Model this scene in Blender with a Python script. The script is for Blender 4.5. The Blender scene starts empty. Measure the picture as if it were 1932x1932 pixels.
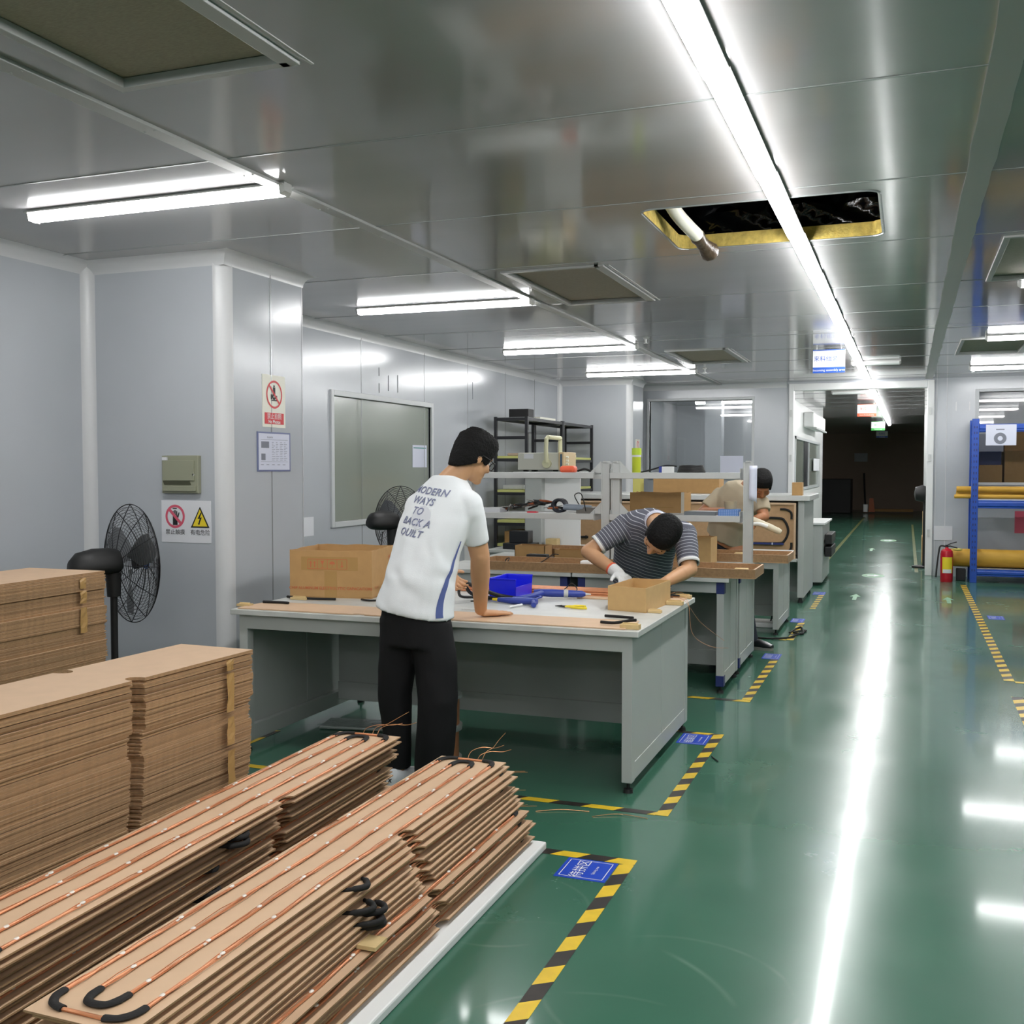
import bpy, bmesh, math, random
from mathutils import Vector, Matrix, noise
from mathutils.bvhtree import BVHTree
random.seed(7)
V = Vector
PI = math.pi
scn = bpy.context.scene
COL = scn.collection

# ---------------------------------------------------------------- materials
def lin(h):
    if isinstance(h, str):
        h = h.lstrip('#')
        c = [int(h[i:i + 2], 16) / 255 for i in (0, 2, 4)]
        return tuple((x / 12.92 if x <= .04045 else ((x + .055) / 1.055) ** 2.4) for x in c) + (1,)
    return tuple(h) + ((1,) if len(h) == 3 else ())

def mat(name, col, rough=.5, metal=0., spec=.5, noise_=None, bump=None, coat=0., coat_rough=.05, rnd=0., emit=None, stretch=(1, 1, 1), aniso=0.):
    """noise_=(scale, amount) varies the colour; bump=(scale, strength); rnd varies brightness from object to object."""
    m = bpy.data.materials.new(name); m.use_nodes = True
    nt = m.node_tree; N = nt.nodes; L = nt.links
    b = N['Principled BSDF']
    b.inputs['Roughness'].default_value = rough
    b.inputs['Metallic'].default_value = metal
    b.inputs['Specular IOR Level'].default_value = spec
    b.inputs['Coat Weight'].default_value = coat
    b.inputs['Coat Roughness'].default_value = coat_rough
    if aniso: b.inputs['Anisotropic'].default_value = aniso
    c = lin(col)
    b.inputs['Base Color'].default_value = c
    sock = None
    if noise_ or bump:
        tc = N.new('ShaderNodeTexCoord'); mp = N.new('ShaderNodeMapping')
        mp.inputs['Scale'].default_value = stretch
        L.new(tc.outputs['Object'], mp.inputs['Vector'])
    if noise_:
        n = N.new('ShaderNodeTexNoise'); n.inputs['Scale'].default_value = noise_[0]; n.inputs['Detail'].default_value = 6
        L.new(mp.outputs['Vector'], n.inputs['Vector'])
        r = N.new('ShaderNodeValToRGB'); a = noise_[1]
        r.color_ramp.elements[0].position = .3; r.color_ramp.elements[1].position = .7
        r.color_ramp.elements[0].color = tuple(x * (1 - a) for x in c[:3]) + (1,)
        r.color_ramp.elements[1].color = tuple(min(1, x * (1 + a)) for x in c[:3]) + (1,)
        L.new(n.outputs['Fac'], r.inputs['Fac']); sock = r.outputs['Color']
    if rnd:
        oi = N.new('ShaderNodeObjectInfo'); mr = N.new('ShaderNodeMapRange')
        mr.inputs['To Min'].default_value = 1 - rnd; mr.inputs['To Max'].default_value = 1 + rnd
        L.new(oi.outputs['Random'], mr.inputs['Value'])
        hs = N.new('ShaderNodeHueSaturation')
        if sock: L.new(sock, hs.inputs['Color'])
        else: hs.inputs['Color'].default_value = c
        L.new(mr.outputs['Result'], hs.inputs['Value']); sock = hs.outputs['Color']
    if sock: L.new(sock, b.inputs['Base Color'])
    if bump:
        n2 = N.new('ShaderNodeTexNoise'); n2.inputs['Scale'].default_value = bump[0]; n2.inputs['Detail'].default_value = 4
        L.new(mp.outputs['Vector'], n2.inputs['Vector'])
        bp = N.new('ShaderNodeBump'); bp.inputs['Strength'].default_value = bump[1]; bp.inputs['Distance'].default_value = .01
        L.new(n2.outputs['Fac'], bp.inputs['Height']); L.new(bp.outputs['Normal'], b.inputs['Normal'])
    if emit:
        b.inputs['Emission Color'].default_value = lin(emit[0]); b.inputs['Emission Strength'].default_value = emit[1]
    return m

M = {}
M['wall'] = mat('wall_panel', '#b2b6bb', .2, spec=.5, noise_=(1.2, .03), bump=(1.3, .05))
M['cove'] = mat('white_cove', '#cbcccd', .3)
M['ceil'] = mat('ceiling_panel', '#a19fa0', .1, spec=.9, noise_=(.7, .05), bump=(1.6, .05), stretch=(.15, 2.5, 1))
M['batten'] = mat('batten_paint', '#a9aaa8', .4)
M['seam'] = mat('seam_metal', '#9fa2a2', .25, metal=.3)
M['ventcloth'] = mat('vent_cloth', '#a39b8e', .9, noise_=(60, .12), stretch=(1, 4, 1))
M['dark'] = mat('dark_void', '#070707', .9)
M['film'] = mat('black_film', '#08080a', .12, bump=(6, .9))
M['wool'] = mat('yellow_wool', '#c2ab5c', .95, noise_=(25, .25), bump=(40, .8))
M['lamp'] = mat('lamp_diffuser', '#ffffff', .4, emit=((1, 1, 1), 15.))
M['lampoff'] = mat('lamp_unlit', '#d6d8d6', .35)
M['lampbody'] = mat('lamp_body', '#b9b9b6', .4)
M['white'] = mat('white_paint', '#e2e3e2', .35)
M['grey'] = mat('grey_steel_paint', '#aeb2af', .38, noise_=(3, .03))
M['greytop'] = mat('bench_top', '#c2c4c0', .35, noise_=(9, .08))
M['alu'] = mat('aluminium', '#c4c6c4', .35, metal=.35, noise_=(5, .05))
M['black'] = mat('black_plastic', '#151515', .55)
M['blackmet'] = mat('black_metal', '#1b1c20', .35)
M['rubber'] = mat('black_rubber', '#161413', .8, bump=(80, .2))
M['mdf'] = mat('mdf_face', '#caaa8a', .55, noise_=(14, .035), rnd=.03)
M['mdfedge'] = mat('mdf_edge', '#9d7c59', .85, noise_=(60, .15), rnd=.16)
M['mdfold'] = mat('mdf_plain', '#b08d68', .8, noise_=(30, .06), rnd=.09)
M['copper'] = mat('copper', '#d9946b', .38, metal=.5, noise_=(20, .1))
M['copperwire'] = mat('copper_wire', '#c98f62', .35, metal=.7)
M['glue'] = mat('hot_glue', '#e6ddd2', .25)
M['carton'] = mat('cardboard', '#b68f5d', .85, noise_=(18, .05))
M['carton2'] = mat('kraft_board', '#c3a06c', .8, noise_=(20, .04))
M['tapeclr'] = mat('packing_tape', '#b08c58', .2)
M['redprint'] = mat('red_print', '#c06a44', .8)
M['red'] = mat('sign_red', '#cf2b32', .45)
M['pink'] = mat('sign_pink', '#d0576c', .5)
M['ink'] = mat('black_ink', '#17171a', .6)
M['paper'] = mat('paper', '#d9dade', .6)
M['lilac'] = mat('paper_shade', '#cfd2e2', .35)
M['cream'] = mat('sign_cream', '#e6e4d6', .4)
M['yellow'] = mat('sign_yellow', '#e8cf2c', .5)
M['yellowtape'] = mat('floor_tape_yellow', '#d8b62c', .35, noise_=(12, .12))
M['blacktape'] = mat('floor_tape_black', '#2a2522', .4, noise_=(15, .3))
M['bluesign'] = mat('floor_sign_blue', '#2347b8', .35)
M['blue'] = mat('blue_plastic', '#1520d8', .35)
M['bluegun'] = mat('glue_gun_blue', '#2b3f96', .4)
M['navy'] = mat('navy_corner', '#23306b', .45)
M['rackblue'] = mat('rack_blue', '#1c4aa8', .35, noise_=(8, .1))
M['yellowroll'] = mat('yellow_roll', '#c89a35', .6, noise_=(4, .08))
M['box'] = mat('panel_box_beige', '#8f917c', .4)
M['boxdark'] = mat('panel_box_slot', '#4f513f', .5)
M['green'] = mat('mint_mark', '#6f9c78', .5, noise_=(9, .2))
M['signgreen'] = mat('sign_green', '#3fae4a', .4)
M['signblue'] = mat('sign_blue', '#0f50b4', .4)
M['signorange'] = mat('sign_orange', '#e2603a', .4)
M['winback'] = mat('window_blank', '#8f958c', .14, spec=.5)
M['frame'] = mat('window_frame', '#c4c7c8', .35)
M['woodblock'] = mat('wood_block', '#cdb27f', .7, noise_=(30, .1), stretch=(1, 1, 6))
M['skin'] = mat('skin', '#c79871', .5, noise_=(8, .05))
M['hair'] = mat('hair_black', '#0b0a0a', .75, spec=.25, bump=(160, .35))
M['foam'] = mat('white_foam', '#dfe0de', .8)
M['limeplastic'] = mat('lime_plastic', '#c3cf3a', .3)
M['orange'] = mat('orange_plastic', '#e2603f', .4)
M['oscbody'] = mat('instrument_body', '#c3c3b8', .45)
M['oschandle'] = mat('instrument_handle', '#cdcba8', .45)
M['fanblade'] = mat('fan_blade', '#77797b', .4, metal=.3)
M['dullyellow'] = mat('dull_yellow_line', '#6f7344', .3, noise_=(3, .3))  # darker, duller yellow than the hazard tape, in uneven patches
M['darkbrown'] = mat('dark_brown_wall', '#b8a494', .9)

def glass_mat(name, tint='#f0f1f1', refl=.1):
    m = bpy.data.materials.new(name); m.use_nodes = True
    nt = m.node_tree; N = nt.nodes; L = nt.links
    N.remove(N['Principled BSDF'])
    t = N.new('ShaderNodeBsdfTransparent'); t.inputs['Color'].default_value = lin(tint)
    g = N.new('ShaderNodeBsdfGlossy'); g.inputs['Roughness'].default_value = .02
    f = N.new('ShaderNodeFresnel'); f.inputs['IOR'].default_value = 1.45
    mx = N.new('ShaderNodeMixShader')
    L.new(f.outputs['Fac'], mx.inputs['Fac']); L.new(t.outputs[0], mx.inputs[1]); L.new(g.outputs[0], mx.inputs[2])
    L.new(mx.outputs[0], N['Material Output'].inputs['Surface'])
    return m
M['glass'] = glass_mat('clear_glass')

def floor_mat():
    m = mat('green_epoxy', '#3a6653', .25, spec=.27, noise_=(1.6, .06), coat=.38, coat_rough=.075)
    nt = m.node_tree; N = nt.nodes; L = nt.links; b = N['Principled BSDF']
    tc = N.new('ShaderNodeTexCoord')
    n = N.new('ShaderNodeTexNoise'); n.inputs['Scale'].default_value = 1.1; n.inputs['Detail'].default_value = 9; n.inputs['Roughness'].default_value = .65
    L.new(tc.outputs['Object'], n.inputs['Vector'])
    mr = N.new('ShaderNodeMapRange'); mr.inputs['From Min'].default_value = .3; mr.inputs['From Max'].default_value = .7
    mr.inputs['To Min'].default_value = .18; mr.inputs['To Max'].default_value = .3
    L.new(n.outputs['Fac'], mr.inputs['Value']); L.new(mr.outputs['Result'], b.inputs['Roughness'])
    # thin pale scuffs
    v = N.new('ShaderNodeTexVoronoi'); v.feature = 'DISTANCE_TO_EDGE'; v.inputs['Scale'].default_value = .55
    dn = N.new('ShaderNodeTexNoise'); dn.inputs['Scale'].default_value = 1.3
    L.new(tc.outputs['Object'], dn.inputs['Vector'])
    ad = N.new('ShaderNodeMixRGB'); ad.blend_type = 'ADD'; ad.inputs['Fac'].default_value = .6
    L.new(tc.outputs['Object'], ad.inputs[1]); L.new(dn.outputs['Color'], ad.inputs[2]); L.new(ad.outputs[0], v.inputs['Vector'])
    lt = N.new('ShaderNodeMath'); lt.operation = 'LESS_THAN'; lt.inputs[1].default_value = .006
    L.new(v.outputs['Distance'], lt.inputs[0])
    mk = N.new('ShaderNodeTexNoise'); mk.inputs['Scale'].default_value = 2.3
    L.new(tc.outputs['Object'], mk.inputs['Vector'])
    gt = N.new('ShaderNodeMath'); gt.operation = 'GREATER_THAN'; gt.inputs[1].default_value = .56
    L.new(mk.outputs['Fac'], gt.inputs[0])
    mu = N.new('ShaderNodeMath'); mu.operation = 'MULTIPLY'; L.new(lt.outputs[0], mu.inputs[0]); L.new(gt.outputs[0], mu.inputs[1])
    m2 = N.new('ShaderNodeMath'); m2.operation = 'MULTIPLY'; m2.inputs[1].default_value = .0; L.new(mu.outputs[0], m2.inputs[0])
    old = b.inputs['Base Color'].links[0].from_socket
    mx = N.new('ShaderNodeMixRGB'); mx.inputs[2].default_value = lin('#7f9685')
    L.new(m2.outputs[0], mx.inputs['Fac']); L.new(old, mx.inputs[1]); L.new(mx.outputs[0], b.inputs['Base Color'])
    # faint curved wheel scuffs
    geo = N.new('ShaderNodeNewGeometry'); tot = None
    for cx, cy, r_, w_ in ((-.62, 2.92, .36, .012), (-.98, 2.62, .62, .014), (-.70, 2.35, .5, .01), (-1.28, 3.3, .3, .01)):
        sb = N.new('ShaderNodeVectorMath'); sb.operation = 'DISTANCE'; sb.inputs[1].default_value = (cx, cy, 0)
        L.new(geo.outputs['Position'], sb.inputs[0])
        d1 = N.new('ShaderNodeMath'); d1.operation = 'SUBTRACT'; d1.inputs[1].default_value = r_; L.new(sb.outputs['Value'], d1.inputs[0])
        d2 = N.new('ShaderNodeMath'); d2.operation = 'ABSOLUTE'; L.new(d1.outputs[0], d2.inputs[0])
        d3 = N.new('ShaderNodeMapRange'); d3.inputs['From Min'].default_value = 0; d3.inputs['From Max'].default_value = w_; d3.inputs['To Min'].default_value = 1; d3.inputs['To Max'].default_value = 0
        L.new(d2.outputs[0], d3.inputs['Value'])
        if tot is None: tot = d3.outputs['Result']
        else:
            mxx = N.new('ShaderNodeMath'); mxx.operation = 'MAXIMUM'; L.new(tot, mxx.inputs[0]); L.new(d3.outputs['Result'], mxx.inputs[1]); tot = mxx.outputs[0]
    nm = N.new('ShaderNodeTexNoise'); nm.inputs['Scale'].default_value = 2.6; L.new(geo.outputs['Position'], nm.inputs['Vector'])
    nr = N.new('ShaderNodeMapRange'); nr.inputs['From Min'].default_value = .42; nr.inputs['From Max'].default_value = .65; nr.inputs['To Max'].default_value = .3
    L.new(nm.outputs['Fac'], nr.inputs['Value'])
    mm = N.new('ShaderNodeMath'); mm.operation = 'MULTIPLY'; L.new(tot, mm.inputs[0]); L.new(nr.outputs['Result'], mm.inputs[1])
    L.new(mm.outputs[0], mx.inputs['Fac'])
    return m
M['floor'] = floor_mat()

def attr_mat(name, cols, rough=.7, bump=None):
    """bands of colour along a float attribute 'band' (0..1 repeats), cols=[(pos,col),...]"""
    m = mat(name, cols[0][1], rough, bump=bump)
    nt = m.node_tree; N = nt.nodes; L = nt.links; b = N['Principled BSDF']
    a = N.new('ShaderNodeAttribute'); a.attribute_name = 'band'
    f = N.new('ShaderNodeMath'); f.operation = 'FRACT'; L.new(a.outputs['Fac'], f.inputs[0])
    r = N.new('ShaderNodeValToRGB'); r.color_ramp.interpolation = 'CONSTANT'
    els = r.color_ramp.elements
    els[0].position = cols[0][0]; els[0].color = lin(cols[0][1])
    els[1].position = cols[1][0]; els[1].color = lin(cols[1][1])
    for p, c in cols[2:]:
        e = els.new(p); e.color = lin(c)
    L.new(f.outputs[0], r.inputs['Fac']); L.new(r.outputs['Color'], b.inputs['Base Color'])
    return m

# ---------------------------------------------------------------- mesh builder
class MB:
    def __init__(s): s.bm = bmesh.new(); s.mats = []; s.cur = 0
    def use(s, m):
        if m not in s.mats: s.mats.append(m)
        s.cur = s.mats.index(m); return s
    def face(s, vs):
        try:
            f = s.bm.faces.new(vs); f.material_index = s.cur; return f
        except ValueError: return None
    def verts(s, pts): return [s.bm.verts.new(p) for p in pts]
    def hexa(s, p):
        v = s.verts(p)
        for q in ((3, 2, 1, 0), (4, 5, 6, 7), (0, 1, 5, 4), (1, 2, 6, 5), (2, 3, 7, 6), (3, 0, 4, 7)): s.face([v[i] for i in q])
        return s
    def box(s, x0, x1, y0, y1, z0, z1):
        return s.hexa([(x0, y0, z0), (x1, y0, z0), (x1, y1, z0), (x0, y1, z0), (x0, y0, z1), (x1, y0, z1), (x1, y1, z1), (x0, y1, z1)])
    def obox(s, c, ax, ay, az):
        """box from centre and three half-axis vectors"""
        c, ax, ay, az = V(c), V(ax), V(ay), V(az)
        return s.hexa([c - ax - ay - az, c + ax - ay - az, c + ax + ay - az, c - ax + ay - az, c - ax - ay + az, c + ax - ay + az, c + ax + ay + az, c - ax + ay + az])
    def rings(s, rs, cap=True, closed=True):
        vr = [s.verts(r) for r in rs]
        n = len(vr[0])
        for a, b in zip(vr, vr[1:]):
            for i in range(n if closed else n - 1):
                j = (i + 1) % n
                s.face([a[i], a[j], b[j], b[i]])
        if cap and closed:
            s.face(vr[0][::-1]); s.face(vr[-1])
        return s
    def cone(s, p0, p1, r0, r1=None, seg=12, cap=True):
        p0, p1 = V(p0), V(p1); r1 = r0 if r1 is None else r1
        d = (p1 - p0).normalized(); u = d.orthogonal().normalized(); w = d.cross(u)
        cs = [(math.cos(2 * PI * i / seg), math.sin(2 * PI * i / seg)) for i in range(seg)]
        return s.rings([[p + (u * c + w * t) * r for c, t in cs] for p, r in ((p0, r0), (p1, r1))], cap)
    def tube(s, pts, r, seg=8, cap=True):
        pts = [V(p) for p in pts]; n = len(pts)
        rr = r if isinstance(r, (list, tuple)) else [r] * n
        d = [(pts[min(i + 1, n - 1)] - pts[max(i - 1, 0)]).normalized() for i in range(n)]
        u = d[0].orthogonal().normalized(); out = []
        for i in range(n):
            u = (u - d[i] * u.dot(d[i])).normalized(); w = d[i].cross(u)
            out.append([pts[i] + (u * math.cos(2 * PI * k / seg) + w * math.sin(2 * PI * k / seg)) * rr[i] for k in range(seg)])
        return s.rings(out, cap)
    def lathe(s, prof, c=(0, 0, 0), seg=24, axis='z'):
        c = V(c); rs = []
        for r, z in prof:
            ring = []
            for i in range(seg):
                a = 2 * PI * i / seg; p = (r * math.cos(a), r * math.sin(a), z)
                if axis == 'y': p = (p[0], p[2], p[1])
                elif axis == 'x': p = (p[2], p[0], p[1])
                ring.append(c + V(p))
            rs.append(ring)
        return s.rings(rs)
    def prism(s, poly, z0, z1):
        return s.rings([[(x, y, z0) for x, y in poly], [(x, y, z1) for x, y in poly]])
    def fan(s, pts): s.face(s.verts(pts)); return s
    def loft(s, secs, seg=20, power=2.0):
        """secs: list of (centre, axis a vector, axis b vector); super-ellipse rings"""
        rs = []
        for c, a, b in secs:
            c, a, b = V(c), V(a), V(b); ring = []
            for i in range(seg):
                t = 2 * PI * i / seg; ct, st = math.cos(t), math.sin(t)
                k = 2 / power
                ring.append(c + a * math.copysign(abs(ct) ** k, ct) + b * math.copysign(abs(st) ** k, st))
            rs.append(ring)
        return s.rings(rs)
    def ell(s, c, a, b, d, n=12):
        """ellipsoid with half axes a, b, d (vectors)"""
        c, a, b, d = V(c), V(a), V(b), V(d); rs = []
        for i in range(1, n):
            t = PI * i / n
            rs.append([c + d * math.cos(t) + (a * math.cos(2 * PI * k / (2 * n)) + b * math.sin(2 * PI * k / (2 * n))) * math.sin(t) for k in range(2 * n)])
        return s.rings(rs)
    def cap(s, p0, p1, r0, r1=None, n=10):
        """capsule with round ends"""
        p0, p1 = V(p0), V(p1); r1 = r0 if r1 is None else r1
        d = (p1 - p0).normalized(); u = d.orthogonal().normalized(); w = d.cross(u); rs = []
        def ring(p, r): return [p + (u * math.cos(2 * PI * k / (2 * n)) + w * math.sin(2 * PI * k / (2 * n))) * r for k in range(2 * n)]
        h = n // 2
        for i in range(1, h + 1): rs.append(ring(p0 - d * r0 * math.cos(PI / 2 * i / h), r0 * math.sin(PI / 2 * i / h)))
        for i in range(h, 0, -1): rs.append(ring(p1 + d * r1 * math.cos(PI / 2 * i / h), r1 * math.sin(PI / 2 * i / h)))
        return s.rings(rs)
    def mesh(s, me, mtx=None):
        """append an existing mesh"""
        vs = [s.bm.verts.new((mtx @ v.co) if mtx else v.co) for v in me.vertices]
        for p in me.polygons: s.face([vs[i] for i in p.vertices])
        return s
    def build(s, name, m=None, parent=None, world=True, smooth=None, bevel=0, fix=True):
        if fix: bmesh.ops.recalc_face_normals(s.bm, faces=s.bm.faces)
        if m is not None and not s.mats: s.mats = [m]
        o = bpy.data.objects.new(name, bpy.data.meshes.new(name))
        off = V((0, 0, 0))
        if parent is not None:
            o.parent = parent; p = parent
            if world:
                while p is not None: off += p.location; p = p.parent
        elif world:
            co = [v.co for v in s.bm.verts]
            if co:
                lo = [min(c[i] for c in co) for i in range(3)]; hi = [max(c[i] for c in co) for i in range(3)]
                off = V(((lo[0] + hi[0]) / 2, (lo[1] + hi[1]) / 2, lo[2])); o.location = off
        if off.length: bmesh.ops.translate(s.bm, verts=s.bm.verts, vec=-off)
        s.bm.to_mesh(o.data); s.bm.free()
        for x in s.mats: o.data.materials.append(x)
        if smooth is not None:
            o.data.polygons.foreach_set('use_smooth', [True] * len(o.data.polygons))
            if smooth > 0: o.data.set_sharp_from_angle(angle=math.radians(smooth))
        if bevel:
            bv = o.modifiers.new('edge', 'BEVEL'); bv.width = bevel; bv.segments = 2; bv.limit_method = 'ANGLE'
        COL.objects.link(o)
        return o

def tag(o, label, cat, group=None, kind=None):
    o['label'] = label; o['category'] = cat
    if group: o['group'] = group
    if kind: o['kind'] = kind
    return o
def thing(name, label, cat, loc, group=None):
    o = bpy.data.objects.new(name, None); COL.objects.link(o)
    o.empty_display_size = .05; o.location = loc
    return tag(o, label, cat, group)
def struct(o, label, cat):
    o['kind'] = 'structure'; o['label'] = label; o['category'] = cat
    return o
def dup(root, loc, label=None, rotz=0, group=None):
    r = root.copy(); COL.objects.link(r); r.location = loc; r.rotation_euler = (0, 0, rotz)
    if label: r['label'] = label
    if group: r['group'] = group
    for ch in list(root.children):
        c = ch.copy(); COL.objects.link(c); c.parent = r
        for g in list(ch.children):
            d = g.copy(); COL.objects.link(d); d.parent = c
    return r

def text_mesh(s, size, align='CENTER', shear=0., bold=0., space=1.):
    cu = bpy.data.curves.new('t', 'FONT'); cu.body = s; cu.size = size; cu.align_x = align; cu.align_y = 'CENTER'; cu.shear = shear; cu.offset = bold; cu.space_character = space
    cu.resolution_u = 3
    o = bpy.data.objects.new('t', cu); COL.objects.link(o)
    dg = bpy.context.evaluated_depsgraph_get(); dg.update()
    me = bpy.data.meshes.new_from_object(o.evaluated_get(dg))
    bpy.data.objects.remove(o)
    return me
def plane_mtx(o, x, y):
    """matrix mapping text XY onto a plane with origin o and axes x, y"""
    x, y = V(x).normalized(), V(y).normalized(); z = x.cross(y)
    m = Matrix((x, y, z)).transposed().to_4x4(); m.translation = V(o); return m
def arc(c, r, a0, a1, n):
    return [(c[0] + r * math.cos(a0 + (a1 - a0) * i / n), c[1] + r * math.sin(a0 + (a1 - a0) * i / n)) for i in range(n + 1)]
def bez(pts, n=8):
    """smooth polyline through points (Catmull-Rom)"""
    p = [V(q) for q in pts]; p = [p[0]] + p + [p[-1]]; out = []
    for i in range(1, len(p) - 2):
        for k in range(n):
            t = k / n
            out.append(.5 * ((2 * p[i]) + (p[i + 1] - p[i - 1]) * t + (2 * p[i - 1] - 5 * p[i] + 4 * p[i + 1] - p[i + 2]) * t * t + (3 * p[i] - p[i - 1] - 3 * p[i + 1] + p[i + 2]) * t ** 3))
    out.append(p[-2]); return out

# ---------------------------------------------------------------- camera, render look
cam = bpy.data.objects.new('camera', bpy.data.cameras.new('camera')); COL.objects.link(cam)
cam.location = (0, 0, 1.5); cam.rotation_euler = (PI / 2 - .0414, 0, .3599)
cam.data.sensor_width = 36; cam.data.lens = 1980.6 / 1932 * 36; cam.data.clip_end = 100; cam.data.clip_start = .05
scn.camera = cam
scn.view_settings.view_transform = 'Standard'; scn.view_settings.look = 'None'; scn.view_settings.gamma = 1
scn.view_settings.use_curve_mapping = False
scn.view_settings.exposure = 1.62
w = bpy.data.worlds.new('world'); scn.world = w; w.use_nodes = True
w.node_tree.nodes['Background'].inputs['Color'].default_value = (.02, .02, .022, 1)
cy = scn.cycles
cy.max_bounces = 7; cy.diffuse_bounces = 4; cy.glossy_bounces = 4; cy.transmission_bounces = 4; cy.transparent_max_bounces = 8
cy.sample_clamp_indirect = 4; cy.use_denoising = True; cy.caustics_reflective = False; cy.caustics_refractive = False
# ================================================================ THE ROOM
ZC = 2.755
XL = -4.72
YB = 15.8
# floor
struct(MB().box(-7, 5, -9, 44, -.06, 0).build('floor', M['floor']), 'glossy green epoxy factory floor with faint scuffs', 'floor')

# ceiling with openings
def rect(x0, x1, y0, y1): return [(x0, y0), (x1, y0), (x1, y1), (x0, y1)]
def rrect(x0, x1, y0, y1, r, n=5):
    return arc((x0 + r, y0 + r), r, PI, 1.5 * PI, n) + arc((x1 - r, y0 + r), r, 1.5 * PI, 2 * PI, n) + arc((x1 - r, y1 - r), r, 0, PI / 2, n) + arc((x0 + r, y1 - r), r, PI / 2, PI, n)
HOLE = (-1.235, -.145, 5.06, 6.03)
hole = rrect(*HOLE, .07)
VX = [(-2.42, -1.80), (.50, 1.12)]
VY = [(1.45, 2.82), (6.32, 7.70), (11.15, 12.55)]
vents = [(a, b, c, d) for a, b in VX for c, d in VY]
def sheet(outer, holes, z):
    bm = bmesh.new(); es = []
    for loop in [outer] + holes:
        vs = [bm.verts.new((x, y, z)) for x, y in loop]
        es += [bm.edges.new((vs[i], vs[(i + 1) % len(vs)])) for i in range(len(vs))]
    bmesh.ops.triangle_fill(bm, edges=es, use_beauty=True)
    b = MB(); b.bm = bm; return b
b = sheet(rect(-7, 5, -9, 44), [hole] + [rect(*v) for v in vents], ZC)
o = b.build('ceiling', M['ceil'], fix=False)
struct(o, 'grey coated metal panel ceiling with a cut opening', 'ceiling')
# seams between ceiling panels
b = MB()
for y in (-1.4, -.15, 1.1, 2.36, 3.63, 4.9, 6.2, 7.69, 8.95, 10.2, 11.4, 12.6, 13.9, 15.1, 17, 18.3, 19.6, 20.9, 22.2, 23.5):
    xs = [-4.7, 4.4]
    for v in vents + [HOLE]:
        if v[2] - .03 < y < v[3] + .03: xs += [v[0] - .03, v[1] + .03]
    xs.sort()
    for i in range(0, len(xs), 2): b.box(xs[i], xs[i + 1], y - .006, y + .006, ZC - .0025, ZC + .002)
struct(b.build('trim_1', M['seam']), 'thin metal seams between the ceiling panels', 'ceiling trim')
b = MB().box(-2.665, -2.595, -9, YB, ZC - .014, ZC)
for y in [i * .62 + .1 for i in range(25)]:
    for dx in (-.022, .022): b.cone((-2.63 + dx, y, ZC - .0165), (-2.63 + dx, y, ZC - .013), .005, seg=6)
struct(b.build('trim_2', M['batten'], bevel=.003), 'screwed ceiling batten above the left row of lights', 'ceiling trim')
b = MB()
pl = []
for i in range(93):
    y = -2.5 + i * .2
    pl.append((.215 + random.uniform(-.004, .004), .315 + random.uniform(-.005, .005), y))
for p, q in zip(pl, pl[1:]):
    b.hexa([(p[0], p[2], ZC - .006), (p[1], p[2], ZC - .006), (q[1], q[2], ZC - .006), (q[0], q[2], ZC - .006), (p[0] + .01, p[2], ZC + .001), (p[1] - .01, p[2], ZC + .001), (q[1] - .01, q[2], ZC + .001), (q[0] + .01, q[2], ZC + .001)])
struct(b.build('trim_3', M['batten']), 'taped ceiling joint with ragged foil edges over the aisle', 'ceiling trim')
# roof void over the openings
b = MB().box(-7, 5, -9, 44, 3.3, 3.35)
struct(b.build('roof_slab', M['dark']), 'dark roof space above the ceiling', 'roof')
# insulation rim round the cut opening
b = MB(); inner = hole; outer = rrect(HOLE[0] - .05, HOLE[1] + .05, HOLE[2] - .05, HOLE[3] + .05, .1)
for (za, zb) in ((ZC + .001, ZC + .075),):
    n = len(inner); lo = b.verts([(x, y, za) for x, y in inner]); hi = b.verts([(x + random.uniform(-.006, .006), y + random.uniform(-.006, .006), zb) for x, y in inner]); ot = b.verts([(x, y, zb) for x, y in outer])
    for i in range(n):
        j = (i + 1) % n
        b.face([lo[i], lo[j], hi[j], hi[i]]); b.face([hi[i], hi[j], ot[j], ot[i]])
struct(b.build('trim_4', M['wool'], fix=False), 'yellow insulation showing in the cut ceiling edge', 'ceiling trim')
b = MB().use(M['seam'])
pts = [(x, y, ZC - .001) for x, y in rrect(HOLE[0] - .012, HOLE[1] + .012, HOLE[2] - .012, HOLE[3] + .012, .08)]
b.tube(pts + [pts[0]], .005, 5)
struct(b.build('trim_5'), 'bent metal lip around the cut ceiling opening', 'ceiling trim')
# black film draped in the opening
b = MB(); nx, ny = 24, 12; g = []
for j in range(ny + 1):
    row = []
    for i in range(nx + 1):
        x = -1.45 + 1.6 * i / nx; y = 4.9 + 1.35 * j / ny
        row.append((x, y, 2.98 + .25 * j / ny * 0 + .03 * math.sin(x * 17 + y * 5) + .03 * noise.noise(V((x * 5, y * 5, 2)))))
    g.append(b.verts(row))
for j in range(ny):
    for i in range(nx): b.face([g[j][i], g[j][i + 1], g[j + 1][i + 1], g[j + 1][i]])
for a, c in (((-1.45, 6.2), (.15, 6.2)),):
    rows = []
    for k in range(7):
        rows.append(b.verts([(a[0] + (c[0] - a[0]) * i / 24, 6.2 - .02 + .035 * math.sin(i * 1.3 + k), 2.835 + .155 * k / 6) for i in range(25)]))
    for k in range(6):
        for i in range(24): b.face([rows[k][i], rows[k][i + 1], rows[k + 1][i + 1], rows[k + 1][i]])
tag(b.build('plastic_film', M['film'], smooth=0), 'crumpled black plastic film inside the ceiling opening', 'plastic film')
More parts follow.
